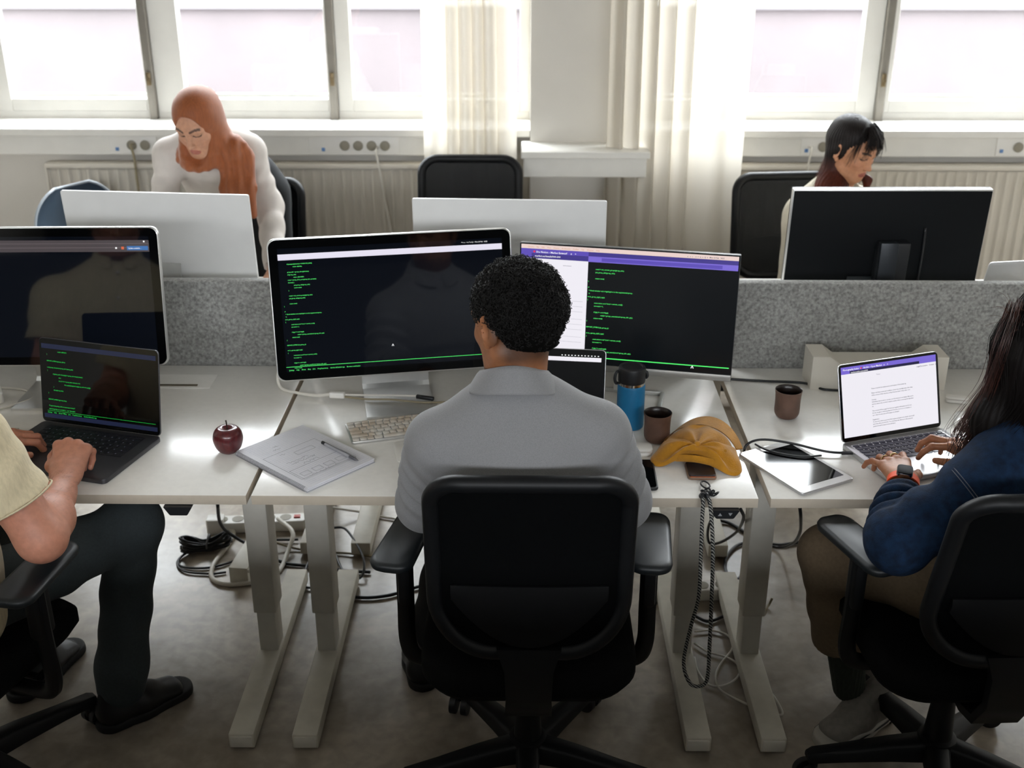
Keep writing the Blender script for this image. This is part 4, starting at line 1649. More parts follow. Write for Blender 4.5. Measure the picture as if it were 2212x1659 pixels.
nt.nodes['Principled BSDF'].inputs['Roughness'].default_value = .8
ly = thing('lanyard', 'black and white rope lanyard hanging from the brown phone over the desk edge', 'lanyard', (.435, 2.35, DZ))
ox, oy, oz = ly.location
def R3(*p): return [Vector(q) - Vector((ox, oy, oz)) for q in p]
yh = 2.305
a1 = [at(1517, 1068, y=2.318), at(1519, 1085, y=2.308), at(1517, 1120, y=yh), at(1514, 1200, y=yh), at(1509, 1290, y=yh), at(1492, 1355, y=yh), at(1477, 1430, y=yh), at(1490, 1475, y=yh), at(1512, 1482, y=yh - .004), at(1528, 1465, y=yh), at(1533, 1390, y=yh), at(1537, 1300, y=yh), at(1540, 1200, y=yh), at(1537, 1120, y=yh), at(1533, 1085, y=2.308), at(1526, 1068, y=2.318)]
MB().tube(catmull(R3(*a1), 10), .0048, 8).build('rope', M_rope, ly, True, None)
hk = MB()
hk.tube(catmull(R3((.432, 2.402, DZ + .006), (.424, 2.392, DZ + .006), (.425, 2.376, DZ + .007), (.434, 2.366, DZ + .006), (.443, 2.374, DZ + .007), (.441, 2.392, DZ + .006)), 6, True), .0020, 8, True)
hk.build('hook', M_dark_pl, ly)
kn = MB()
for i, (dx, ry) in enumerate(((-.004, .011), (.006, .009), (.012, .012))):
    c = Vector((.434 + dx, 2.352 - .006 * i, DZ + .007)) - Vector((ox, oy, oz))
    kn.tube([c + Vector((ry * math.cos(t * .5236), .006 * math.sin(t * .5236), .004 * math.sin(t * 1.05 + i))) for t in range(12)], .0022, 6, True)
kn.build('knot', M_dark_pl, ly)
for q in (0, 1):
    e = a1[0] if q == 0 else a1[-1]
    f2 = a1[1] if q == 0 else a1[-2]
    MB().tube(catmull(R3((.434 + q * .008, 2.345, DZ + .008), (e.x, e.y + .012, DZ + .004), e, f2), 6), .0052, 8).build('end_sleeve', M_dark_pl, ly)

# phone, earbud case
ph = thing('phone', 'black phone under the right elbow of the seated man', 'phone', (.284, 2.436, DZ), math.radians(-1))
MB().slab(.074, .150, .0005, .009, .011, .003).build('case', M_dark_pl, ph)
MB().slab(.066, .142, .0085, .0096, .009, 0).build('glass', M_bezel, ph, False)
ec = thing('earbud_case', 'white earbud case behind the black phone', 'case', (.296, 2.560, DZ), math.radians(0))
MB().slab(.058, .046, .0, .012, .016, .005).build('body', M_white_pl, ec)
MB().slab(.058, .046, .0122, .021, .016, .006).build('lid', M_white_pl, ec)

# tablet
tb = thing('tablet', 'white tablet lying over the desk edge beside the silver laptop', 'tablet', (.669, 2.483, DZ), math.radians(-61.3))
MB().slab(.240, .165, .0005, .0075, .010, .002).build('body', M_silver, tb)
g = MB().slab(.236, .161, .0074, .0080, .009).build('white_front', mat('white_glass_front', '#e9e9ea', .08), tb, False)
MB().slab(.190, .141, .0079, .0083, .001).build('screen', M_bezel, g, False)

cord('charging_cable', [(.555, 2.575, DZ - .12), (.562, 2.585, DZ - .02), (.570, 2.592, DZ + .010), (.610, 2.602, DZ + .020), (.680, 2.586, DZ + .018), (.760, 2.553, DZ + .012), (.822, 2.549, DZ + .0085)], .0032, M_cord_b, 'black charging cable running over the white tablet to the silver laptop')
pl = MB().bar((.800, 2.550, DZ + .0085), (.836, 2.552, DZ + .0085), .010, .006, .001).build('charging_plug', M_dark_pl, bpy.data.objects['charging_cable'])
cord('loose_cable', [(.590, 2.590, DZ + .0125), (.612, 2.560, DZ + .012), (.650, 2.536, DZ + .012), (.700, 2.522, DZ + .012), (.745, 2.530, DZ + .012)], .0026, M_cord_b, 'thin black cable end looped on the white tablet')
cord('desk_cable', [(.545, 3.04, DZ + .01), (.60, 3.035, DZ + .004), (.70, 3.020, DZ + .004), (.80, 3.01, DZ + .004), (.835, 2.985, DZ + .004), (.86, 2.962, DZ + .003), (.93, 2.955, DZ + .003)], .0036, M_cord_b, 'black cable lying on the right desk from the slim monitor to the white riser')
# the white riser behind the laptop
rs = thing('monitor_riser', 'white angular desk riser behind the silver laptop', 'riser', (1.01, 3.02, DZ))
M_rw = mat('white_riser', '#dcd7cc', .45)
P = [(-.192, 0), (-.10, 0), (-.10, .02), (.10, .02), (.10, 0), (.192, 0), (.192, .100), (.150, .100), (.118, .076), (-.112, .076), (-.144, .100), (-.192, .100)]
MB().prism(P, -.05, .05, Rx(math.pi / 2)).build('body', M_rw, rs, False)
# earbud case, mouse
e2 = thing('earbud_case', 'small white earbud case behind the white mouse', 'case', (1.207, 2.885, DZ), math.radians(-14))
MB().slab(.062, .026, 0, .011, .012, .005).build('body', M_white_pl, e2)
MB().slab(.062, .026, .0112, .019, .012, .005).build('lid', M_white_pl, e2)
ms = thing('mouse', 'white wireless mouse right of the silver laptop', 'mouse', (1.185, 2.755, DZ), math.radians(-22))
L = []
for i in range(15):
    t = i / 14
    x = -.056 + .112 * t
    wd = .0285 * (1 - abs(2 * t - 1) ** 4) ** .35 + .0005
    hh = .0215 * math.sin(math.pi * (.10 + .80 * t)) ** .8
    L.append([(wd * math.cos(a), x, .006 + max(hh - .006, .001) * math.sin(a) ** .8) for a in [math.pi * j / 12 for j in range(13)]] + [(-wd, x, .005), (wd, x, .005)])
MB().loops(L).build('shell', mat('white_gloss_shell', '#e9e9e7', .12), ms, True, 60)
MB().slab(.052, .106, .0, .0055, .024, .001).build('base', M_alu, ms)

# white charger and cable at the left edge
cord('charger_cable', [(-1.60, 2.93, DZ + .004), (-1.52, 2.945, DZ + .004), (-1.43, 2.93, DZ + .004), (-1.385, 2.88, DZ + .004), (-1.40, 2.84, DZ + .005), (-1.45, 2.79, DZ + .004), (-1.47, 2.73, DZ + .004), (-1.42, 2.68, DZ + .006), (-1.335, 2.665, DZ + .008)], .0032, M_cord_w, 'white charging cable curling behind the dark grey laptop')
ch = thing('charger', 'white power adapter behind the dark grey laptop', 'charger', (-1.50, 2.86, DZ), .5)
MB().slab(.075, .075, 0, .028, .012, .003).build('body', M_white_pl, ch)


# ------------------------------------------------------------------ under the desks
def power_strip(loc, rz, n, length, label, tiltx=0.):
    r = thing('power_strip', label, 'power strip', loc, rz)
    MB().slab(length, .058, 0, .040, .012, .004).build('body', M_white_pl, r)
    for i in range(n):
        MB().lathe([(.017, 0), (.020, .0015), (.020, .003), (.016, .0034)], 18, T(-length / 2 + .05 + i * (length - .12) / max(n - 1, 1), 0, .0385)).build('outlet', M_socket, r)
    MB().box((length / 2 - .03, 0, .042), (.022, .016, .006), .001).build('switch', mat('red_switch', '#b8281e', .35), r)
    return r


power_strip((-.935, 3.42, 0), math.radians(5), 5, .34, 'white power strip with a red switch on the floor under the left far desk')
power_strip((.545, 3.02, 0), math.radians(4), 4, .30, 'white power strip on the floor behind the rope lanyard')
pb = thing('power_adapter', 'white block adapter plugged beside the black cable coil', 'adapter', (-1.075, 3.40, 0), .1)
MB().slab(.06, .05, .0, .055, .01, .004).build('body', M_white_pl, pb)
cc = thing('cable_channel', 'short white cable channel lying on the floor beside the cable coil', 'cable channel', (-.905, 3.19, 0), math.radians(-6))
MB().box((0, 0, .03), (.062, .24, .06), .002).build('body', M_dustyfoot, cc)
MB().box((.034, 0, .05), (.006, .24, .012), .001).build('cover_lip', M_leg, cc)

ccl = thing('cable_coil', 'tied coil of black power cable on the floor under the left desk', 'cable', (-1.075, 3.27, 0))
b = MB()
r4 = random.Random(11)
for k in range(11):
    zz, ww = .012 + .045 * r4.random(), .018 + .028 * r4.random()
    pts = []
    for t in range(14):
        a = 2 * math.pi * t / 14
        x = .075 * math.cos(a) + r4.uniform(-.006, .006)
        pin = .35 + .65 * abs(math.cos(a))
        pts.append((x, ww * pin * math.sin(a) + .02 * math.cos(a) + r4.uniform(-.004, .004), zz * pin + .008))
    b.tube(catmull(pts, 4, True), .0042, 6, True)
b.build('loops', M_cord_b, ccl, True, None)
MB().tube([(.008 + .004 * math.sin(t * .5236), .022 * math.cos(t * .5236), .034 + .026 * math.sin(t * .5236)) for t in range(12)], .0035, 6, True).build('tie', mat('grey_tie', '#77787c', .5), ccl)
MB().tube(catmull([(-.06, -.02, .01), (-.075, -.07, .006), (-.05, -.11, .006), (.03, -.115, .006), (.10, -.08, .006), (.16, -.01, .006), (.18, .05, .008), (.30, .06, .01)], 8), .0042, 6).build('tail', M_cord_b, ccl, True, None)
MB().tube(catmull([(-.05, .0, .008), (-.078, -.075, .006), (-.04, -.135, .006), (.05, -.15, .006), (.10, -.14, .006)], 8), .004, 6).build('tail', M_cord_b, ccl, True, None)

FZ = .008
def fp(px, py, z=FZ): return at(px, py, z=z)
cord('power_cable', [fp(600, 1120, .05), fp(632, 1150, .05), fp(622, 1190, .02), fp(608, 1225), fp(588, 1245), fp(545, 1258), fp(490, 1262), fp(458, 1248), fp(462, 1218), fp(490, 1180), fp(505, 1150), fp(478, 1140, .02), fp(474, 1110, .05)], .0075, M_cord_w, 'thick off-white power cable curving over the floor under the left desk', n=10)
cord('power_cable', [fp(470, 1090, .30), fp(476, 1130, .15), fp(500, 1155, .06), fp(560, 1190, .02), fp(612, 1215), fp(660, 1222), fp(740, 1232), fp(800, 1236)], .0055, M_cord_b, 'black power cable dropping behind the desk legs at the left')
cord('thin_cable', [fp(585, 1168, .03), fp(640, 1185), fp(700, 1192), fp(760, 1196), fp(830, 1206), fp(880, 1214)], .004, M_cord_n, 'thin brown cable crossing the floor between the white desk legs')
cord('thin_cable', [fp(672, 1150, .05), fp(668, 1175, .05), fp(672, 1200, .02), fp(652, 1250), fp(660, 1268), fp(685, 1268), fp(700, 1262)], .004, M_cord_b, 'thin black cable looping round the white desk foot at the left')
cord('thin_cable', [fp(716, 1140, .06), fp(745, 1142, .06), fp(770, 1175, .05), fp(786, 1210, .04), fp(784, 1240, .02), fp(770, 1250, .01), fp(742, 1235), fp(724, 1195), fp(720, 1180)], .0042, M_cord_b, 'black cable loop on the floor left of the middle chair')
cord('floor_cable', [fp(724, 1275), fp(745, 1286), fp(790, 1291), fp(840, 1286), fp(880, 1274), fp(930, 1260)], .0055, M_cord_b, 'black cable lying over the floor left of the middle chair')
cord('thin_cable', [fp(715, 1096, .05), fp(780, 1106, .02), fp(820, 1115), fp(880, 1125)], .0045, M_cord_w, 'pale cable on the floor far under the middle desk')
# right cluster
cord('power_cable', [at(1600, 1100, y=2.6), at(1606, 1120, y=2.68), fp(1590, 1150, .25), fp(1555, 1172, .15), fp(1532, 1172, .12), fp(1530, 1140, .2), fp(1545, 1105, .3)], .0045, M_cord_b, 'black cable loop hanging under the middle desk near the height control')
cord('floor_cable', [fp(1520, 1120, .02), fp(1570, 1128), fp(1610, 1150), fp(1630, 1165), fp(1680, 1177), fp(1730, 1172), fp(1790, 1180)], .006, M_cord_b, 'black cable running over the floor under the right desk')
cord('floor_cable', [fp(1625, 1168), fp(1590, 1180), fp(1568, 1208), fp(1570, 1238), fp(1590, 1252), fp(1605, 1240), fp(1620, 1220)], .0055, M_cord_b, 'black cable loop round the far desk foot at the right')
cord('floor_cable', [fp(1500, 1330), fp(1530, 1342), fp(1570, 1328), fp(1606, 1308), fp(1650, 1290)], .005, M_cord_b, 'black cable between the two white desk feet at the right')
cord('thin_cable', [fp(1500, 1364), fp(1540, 1362), fp(1575, 1375), fp(1582, 1400), fp(1556, 1435), fp(1546, 1462), fp(1556, 1490), fp(1600, 1515), fp(1640, 1530), fp(1680, 1544), fp(1690, 1538), fp(1672, 1505), fp(1640, 1470)], .0032, M_cord_w, 'white cable looping over the floor past the right-hand desk feet', n=10)
cord('thin_cable', [fp(1500, 1390), fp(1530, 1408), fp(1570, 1420), fp(1598, 1440), fp(1590, 1466), fp(1560, 1482), fp(1530, 1478), fp(1508, 1450), fp(1500, 1420)], .0032, M_cord_w, 'white cable ring on the floor beside the hanging lanyard', n=10)
cord('power_cable', [at(1728, 1096, y=2.66), at(1730, 1120, y=2.68), fp(1728, 1150, .35), fp(1715, 1172, .15), fp(1690, 1182, .03), fp(1660, 1178), fp(1640, 1172)], .005, M_cord_b, 'black power cable dropping from under the right desk')
cord('thin_cable', [fp(1668, 1292, .03), fp(1660, 1308), fp(1648, 1322)], .004, M_cord_n, 'short stub of frayed cable on the floor by the right desk leg')


# ------------------------------------------------------------------ chairs
M_chfr = mat('black_chair_plastic', '#0a0c0f', .48, spec=.3, var=.06, scale=40)
M_chfab = mat('black_mesh_cloth', '#040506', .9, spec=.08, var=.2, scale=220, bump=.2, bscale=300)
M_chseat = mat('black_seat_cloth', '#070809', .9, spec=.15, var=.15, scale=160, bump=.2, bscale=300)
M_chpad = mat('grey_black_pad', '#10161a', .45, var=.06, scale=50)
M_chlum = mat('black_lumbar_plastic', '#08090b', .6, spec=.2)
M_chrome = mat('grey_steel_tube', '#8d8a84', .3, metal=.8)


def see_mesh():
    m = mat('open_mesh_cloth', '#17191c', .8)
    nt = m.node_tree
    b = nt.nodes['Principled BSDF']
    t = nt.nodes.new('ShaderNodeBsdfTransparent')
    x = nt.nodes.new('ShaderNodeMixShader')
    x.inputs['Fac'].default_value = .13
    o = [n for n in nt.nodes if n.type == 'OUTPUT_MATERIAL'][0]
    nt.links.new(b.outputs[0], x.inputs[1]); nt.links.new(t.outputs[0], x.inputs[2])
    nt.links.new(x.outputs[0], o.inputs['Surface'])
    return m


M_chopen = see_mesh()


def office_chair(loc, rz, label, group=None, base_rot=-90., recline=.12, arms=True, mesh_m=None, ztop=1.0, w=.43, seat_h=.47, pads=(12, -8), arm_x=(.28, .285), pad_z=.70, back_y=-.285, arm_y=-.015):
    r = thing('office_chair', label, 'chair', loc, rz, group)
    zb = ztop - .465
    hw, hh = w / 2, (ztop - zb) / 2
    P = []
    for (cx, cz, rr_, a0) in ((hw - .075, hh - .065, (.075, .065), 0), (-(hw - .075), hh - .065, (.075, .065), 90), (-(hw - .13), -(hh - .13), (.13, .13), 180), (hw - .13, -(hh - .13), (.13, .13), 270)):
        for i in range(13):
            a = math.radians(a0 + 90 * i / 12)
            P.append((cx + rr_[0] * math.cos(a), cz + rr_[1] * math.sin(a)))
    def pt(x, z, dy=0.):
        t = (z + hh) / (2 * hh)
        zz = z - .012 * math.exp(-(x / .09) ** 2) * max(t - .6, 0) * 2.5
        y = back_y - recline * (zz + hh) + .75 * x * x + .022 * math.sin(math.pi * min(max((t - .05) * 1.1, 0), 1)) + dy
        return (x, y, zz + (ztop + zb) / 2)
    fr = MB()
    D = []
    for x, z in P:
        if not D or (abs(D[-1][0] - x) + abs(D[-1][1] - z)) > .004: D.append((x, z))
    fr.tube([pt(x * (1 - .018 / hw), z * (1 - .018 / hh)) for x, z in D], .0185, 10, True)
    fr.build('back_frame', M_chfr, r, True, None)
    V, F = [], []
    nr = 8
    n = len(D)
    for lay, dy in ((0, .006), (1, -.004)):
        for k in range(nr):
            s = (1 - .045) * (1 - k / nr)
            for x, z in D: V.append(pt(x * s, z * s, dy))
        V.append(pt(0, 0, dy))
    nl = nr * n + 1
    for lay in (0, 1):
        for k in range(nr - 1):
            for i in range(n):
                a, b = lay * nl + k * n + i, lay * nl + k * n + (i + 1) % n
                q = (a, b, b + n, a + n)
                F.append(q if lay else q[::-1])
        for i in range(n):
            a, b = lay * nl + (nr - 1) * n + i, lay * nl + (nr - 1) * n + (i + 1) % n
            F.append((a, b, lay * nl + nr * n) if lay else (b, a, lay * nl + nr * n))
    mesh_obj('back_panel', V, F, mesh_m or M_chfab, r, True, None)
    lb = MB()
    L = []
    for i in range(17):
        x = -.165 + .33 * i / 16
        zc = -hh + .10 + 2.2 * x * x
        hgt = .075 * (1 - (x / .175) ** 2) + .012
        L.append([pt(x, zc + hgt * 1.05, -.014), pt(x, zc + hgt * .3, -.020), pt(x, zc - hgt * .7, -.014), pt(x, zc - hgt * .7, -.008), pt(x, zc + hgt * 1.05, -.008)])
    lb.loops(L).build('lumbar_support', M_chlum, r, True, 50)
    spn = MB()
    b0 = pt(0, -hh)
    ring = [(-.055, -.012), (.055, -.012), (.055, .012), (-.055, .012)]
    L = []
    for (y, z, k) in ((b0[1] - .006, b0[2] + .035, 1.25), (b0[1] - .012, b0[2] - .02, .95), (b0[1] - .006, b0[2] - .10, .9), (b0[1] + .03, b0[2] - .165, .95), (b0[1] + .10, b0[2] - .185, .9), (-.02, b0[2] - .17, .8)):
        a = 1 if len(L) < 3 else .4
        L.append([(x * k, y + yy * a, z + yy * (1 - a) * 1.3) for x, yy in ring])
    spn.loops(L).build('back_spine', M_chfr, r, True, 50)
    # seat
    st = MB()
    L = []
    for z, i in ((-.085, .05), (-.075, .015), (-.05, .0), (-.02, 0), (-.004, .012), (.0, .04)):
        L.append([(x * (1 - 2 * i / .49), .01 + y * (1 - 2 * i / .46), seat_h + z - (.03 * max(y - .15, 0) / .08 if z > -.06 else 0)) for x, y in rrect(.49, .46, .11, 8)])
    st.loops(L).build('seat', M_chseat, r, True, None)
    MB().box((0, .0, seat_h - .105), (.19, .27, .05), .012).build('mechanism', M_chfr, r)
    MB().bar((.10, .02, seat_h - .10), (.235, .03, seat_h - .11), .014, .012, .003).box((.235, .03, seat_h - .11), (.03, .05, .014), .004).build('tilt_lever', M_chfr, r)
    MB().cyl((0, 0, .21), (0, 0, seat_h - .12), .0165).build('gas_column', M_chrome, r)
    MB().lathe([(.020, .08), (.036, .085), (.034, .14), (.029, .22), (.027, .265), (.022, .268)], 24).build('column_sleeve', M_chfr, r)
    MB().lathe([(.03, .062), (.048, .066), (.052, .09), (.046, .125), (.036, .13)], 24).build('hub', M_chfr, r)
    for i in range(5):
        a = math.radians(base_rot + 72 * i)
        d = Vector((math.cos(a), math.sin(a), 0))
        n_ = Vector((-d.y, d.x, 0))
        L = []
        for t, hw_, z0, z1 in ((.03, .030, .066, .122), (.12, .026, .070, .116), (.23, .022, .070, .102), (.31, .020, .068, .094), (.325, .014, .070, .088)):
            L.append([tuple(d * t + n_ * s * hw_ * k + Vector((0, 0, z))) for s, z, k in ((-1, z0, 1), (1, z0, 1), (1, z1 - .008, 1), (.7, z1, 1), (-.7, z1, 1), (-1, z1 - .008, 1))])
        leg = MB().loops(L).build('base_leg', M_chfr, r, True, 50)
        c = d * .305
        k = MB().cyl(c + Vector((0, 0, .055)), c + Vector((0, 0, .075)), .010).box((c.x, c.y, .045), (.018, .018, .030), .003)
        cs = k.build('caster', M_chfr, r)
        ph = a + .7 * (i - 2)
        wx = Vector((math.cos(ph), math.sin(ph), 0))
        o2 = Vector((-wx.y, wx.x, 0)) * .016
        for sgn in (-1, 1):
            q = c + o2 + Vector((0, 0, .0285))
            MB().cyl(q + wx * sgn * .008, q + wx * sgn * .024, .028, n=20).build('wheel', M_dark_pl, cs)
    if arms:
        for sgn, px_, tw in ((-1, arm_x[0], pads[0]), (1, arm_x[1], pads[1])):
            x = sgn * px_
            MB().tube(catmull([(sgn * .12, -.01, seat_h - .105), (sgn * (px_ - .07), -.015, seat_h - .105), (sgn * (px_ - .018), -.02, seat_h - .09), (x, -.025, seat_h - .04), (x, -.03, seat_h + .06), (x, -.03, pad_z - .03)], 6), .021, 10, flat=.85).build('arm_post', M_chfr, r)
            MB().box((x, -.03, pad_z - .08), (.030, .058, .16), .010).build('post_sleeve', M_chfr, r)
            M = T(x, arm_y, pad_z) @ Rz(math.radians(-tw))
            pd = MB()
            L = []
            for z, i in ((-.024, .012), (-.016, .002), (-.006, 0), (.0, .003), (.003, .012)):
                L.append([((xx * (1 - 2 * i / .10)) * (1 - .9 * max(yy, 0)), yy * (1 - 2 * i / .25), z) for xx, yy in rrect(.10, .25, .035, 7)])
            pd.loops(L, M=M).build('arm_pad', M_chpad, r, True, 55)
    return r


GO = 'black office chairs of the near row'
ch_c = office_chair((.012, 2.225, 0), math.radians(0), 'black office chair in the middle with the man in the grey shirt', GO, ztop=1.005, w=.435, back_y=-.245, pads=(11, 6), arm_x=(.285, .275))
ch_l = office_chair((-1.36, 2.17, 0), math.radians(-16), 'black office chair at the left edge under the man at the dark laptop', GO, base_rot=64, arm_x=(.28, .32), back_y=-.26)
ch_r = office_chair((1.03, 2.235, 0), math.radians(3), 'black office chair at the right edge under the woman in denim', GO, base_rot=181, recline=.22, ztop=1.0, back_y=-.26, arm_x=(.272, .285), pads=(-17, -8))
GFC = 'black mesh chairs of the far row'
p = at(1015, 337, y=4.80)
ch_e = office_chair((p.x, 4.50, 0), math.radians(180), 'empty black mesh chair in front of the narrow curtain', GFC, mesh_m=M_chopen, ztop=1.022, w=.452, arms=False)
p = at(1712, 392, y=4.72)
ch_w = office_chair((p.x, 4.44, 0), math.radians(186), 'black mesh chair behind the dark-haired woman', GFC, mesh_m=M_chopen, ztop=.965, w=.45, arms=False)
p = at(515, 395, y=4.80)
ch_h = office_chair((p.x, 4.60, 0), math.radians(170), 'black mesh chair behind the woman in the headscarf', GFC, mesh_m=M_chfab, ztop=.905, w=.46, arms=False)

# the blue-grey shell chair
sc = thing('shell_chair', 'blue-grey plastic shell chair with a pale rim at the far left', 'chair', (-1.81, 4.76, 0), math.radians(-122))
M_shell = mat('blue_grey_plastic', '#3c4a58', .45, var=.03, scale=20)
M_shrim = mat('pale_shell_rim', '#aab2ba', .4)
V, F = [], []
nu, nv = 20, 44
def shell(u, v, dn=0.):
    """v 0 front of seat .. 1 top of back"""
    x = (u * 2 - 1)
    if v < .45:
        t = v / .45
        y, z = .22 - .40 * t, .45 - .03 * math.sin(math.pi * t)
        hw = .20 + .03 * math.sin(math.pi * t)
    else:
        t = (v - .45) / .55
        y, z = -.18 - .12 * t - .03 * math.sin(math.pi * t), .45 + .40 * t ** 1.1
        hw = .225 * (1 - max((t - .45) / .585, 0) ** 2.6) ** .5 + .004
    y2 = y + (.08 * x * x if v > .45 else 0) * min((v - .45) * 6, 1)
    z2 = z + (.05 * x * x * (1 - max(v - .45, 0)))
    return (x * hw, y2 - dn * .8, z2 - dn * .6)
for lay, dn in ((0, 0.), (1, .008)):
    for j in range(nv + 1):
        for i in range(nu + 1): V.append(shell(i / nu, j / nv, dn))
N1 = (nu + 1) * (nv + 1)
for lay in (0, 1):
    for j in range(nv):
        for i in range(nu):
            a = lay * N1 + j * (nu + 1) + i
            q = (a, a + 1, a + nu + 2, a + nu + 1)
            F.append(q if lay == 0 else q[::-1])
mesh_obj('shell', V, F, M_shell, sc, True, None)
edge = [shell(0, j / nv, .004) for j in range(nv + 1)] + [shell(i / nu, 1, .004) for i in range(1, nu)] + [shell(1, 1 - j / nv, .004) for j in range(nv + 1)]
MB().tube(edge, .006, 8).build('rim', M_shrim, sc, True, None)
for sx in (-1, 1):
    for yy, y2 in ((.14, .22), (-.14, -.24)):
        MB().cyl((sx * .14, yy, .42), (sx * .22, y2, 0), .011).build('leg', M_chrome, sc)


# ------------------------------------------------------------------ people
def skin_mat(name, rough=.5):
    m = mat(name, '#808080', rough, vcol=True, var=.10, scale=70, bump=.10, bscale=240)
    b = m.node_tree.nodes['Principled BSDF']
    b.inputs['Subsurface Weight'].default_value = .12
    b.inputs['Subsurface Radius'].default_value = (.012, .005, .003)
    b.inputs['Subsurface Scale'].default_value = .6
    return m


M_skin = skin_mat('skin')
X3 = np.array


def flatcol(V, c): return np.tile(np.array(c, float), (len(V), 1))


def shoe(name, parent, org, heel, toe, h, m_up, m_sole, width=.095, rz_tilt=0., high=.09, stripe=None):
    """an upper, a sole and laces from heel to toe"""
    a, b = X3(heel, float), X3(toe, float)
    d = (b - a); L = np.linalg.norm(d); d /= L
    u = np.cross(d, (0, 0, 1)); u /= np.linalg.norm(u)
    up = np.cross(u, d)
    P = lambda x, y, z: a + u * x + d * y * L / .28 + up * z
    F = Field(np.minimum(a, b) - .12, np.maximum(a, b) + .14 + X3((0, 0, .06)), .004)
    w = width / 2
    F.flat(P(0, .045, .045), P(0, .13, .045), (w * .82, .038), (w * .92, .036), u, k=.03)
    F.flat(P(0, .13, .040), P(0, .232, .030), (w * .95, .036), (w * .92, .022), u, k=.03)
    F.flat(P(0, .05, .05), P(0, .055, high), (w * .80, .042), (w * .66, .040), u, k=.03)
    F.cone(P(0, .10, .07), P(0, .16, .05), .030, .022, k=.03)
    F.cut(P(0, 0, .014), -up)
    V, Q = F.mesh(2)
    o = mesh_obj(name, V, Q, m_up, parent, True, None, org=org)
    S2 = Field(np.minimum(a, b) - .12, np.maximum(a, b) + .14 + X3((0, 0, .06)), .004)
    S2.flat(P(0, .04, .012), P(0, .13, .012), (w * .90, .05), (w * .98, .05), u, k=.02)
    S2.flat(P(0, .13, .012), P(0, .238, .012), (w * 1.02, .05), (w * .97, .05), u, k=.02)
    S2.cut(P(0, 0, .026), up).cut(P(0, 0, .0), -up)
    V, Q = S2.mesh(1)
    mesh_obj('sole', V, Q, m_sole, o, True, 50, org=org)
    lc = MB()
    for i in range(5):
        y = .115 + i * .018
        zz = .098 - i * .0105
        lc.tube(catmull([P(-w * .55, y, zz - .016), P(0, y + .004, zz), P(w * .55, y, zz - .016)], 5), .0028, 6)
    lc.build('laces', m_sole, o, True, None, org=org)
    return o


def limb_chain(F, pts, rad, k=.03, wr=None):
    for i in range(len(pts) - 1):
        F.cone(pts[i], pts[i + 1], rad[i], rad[i + 1], k=k, wr=wr[i] if wr else None)
    return F


def torso(F, sp, u, k=.06, grow=0.):
    for (a, ra), (b, rb) in zip(sp[:-1], sp[1:]):
        F.flat(a, b, (ra[0] + grow, ra[1] + grow), (rb[0] + grow, rb[1] + grow), u, k=k)
    return F


def bare_arm(elb, wr, fwd, up, side, curl, thumb, skin, nailc, s=1., start=None, h=.0024, r=(.042, .040, .026), spread=(8, 1, -5, -12), flushing=None):
    """forearm (and upper arm from start) with its hand as one skin"""
    pts = [X3(p, float) for p in ([start] if start is not None else []) + [elb, wr]]
    tip = pts[-1] + X3(fwd, float) / np.linalg.norm(fwd) * .19 * s
    allp = np.array(pts + [tip])
    F = Field(allp.min(0) - .11, allp.max(0) + .11, h)
    if start is not None:
        F.cone(start, elb, r[0] * 1.12, r[0] * .98, k=.02)
    e, w = X3(elb, float), X3(wr, float)
    B = frame(fwd, up)
    mid = e + (w - e) * .30
    F.cone(e, mid, r[0] * .95, r[1] * 1.06, k=.03)
    F.cone(mid, e + (w - e) * .7, r[1] * 1.04, r[2] * 1.10, k=.03)
    F.flat(e + (w - e) * .65, w, (r[2] * 1.12, r[2] * .95), (.029 * s, .0195 * s), B[:, 0], k=.03)
    F.flat(w, w + B[:, 1] * .025 * s, (.029 * s, .0195 * s), (.031 * s, .018 * s), B[:, 0], k=.02)
    J, B, L = hand(F, wr, fwd, up, side, curl, thumb, s, spread)
    V, Q = F.mesh(1)
    C = flatcol(V, skin)
    red = X3((.30, .055, .035))
    for f in J[:4]:
        for kk, aa in ((0, .22), (1, .28), (2, .15)):
            dd = np.linalg.norm(V - X3(f[kk]), axis=1)
            C += (np.exp(-(dd / .011) ** 2) * aa)[:, None] * (red - C)
        dd = np.linalg.norm(V - X3(f[3]), axis=1)
        C += (np.exp(-(dd / .012) ** 2) * .25)[:, None] * (red - C)
    C = nails(V, C, J, B, nailc, s)
    return V, Q, C, J, B


def body_core(sp, u, legs, neck, skin, h=.010):
    """the unseen trunk under the clothes"""
    A = [X3(p[0]) for p in sp] + [X3(q) for l in legs for q in l] + [X3(q) for q in neck]
    A = np.array(A)
    F = Field(A.min(0) - .25, A.max(0) + .25, h)
    torso(F, sp, u, .06, -.022)
    for l in legs: limb_chain(F, l, [.070, .052, .036, .032][:len(l)], .04)
    F.cone(neck[0], neck[1], .05, .05, k=.03)
    V, Q = F.mesh(1)
    return V, Q, flatcol(V, skin)


TYPE = [(22, 48, 28), (24, 50, 28), (26, 52, 30), (30, 50, 30)]
M_wool = mat('grey_shirt_cloth', '#868688', .92, var=.16, scale=1500, stretch=(.35, .35, 1), detail=2, bump=.15, bscale=1500, sheen=.15)
M_trou_b = mat('black_trouser_cloth', '#15171a', .9, var=.1, scale=200)
M_hairb = mat('black_curly_hair', '#0a0807', .55, spec=.35, var=.3, scale=90)
M_blackshoe = mat('black_shoe_leather', '#0d0e10', .4)
M_blacksole = mat('black_shoe_sole', '#0a0b0c', .7)

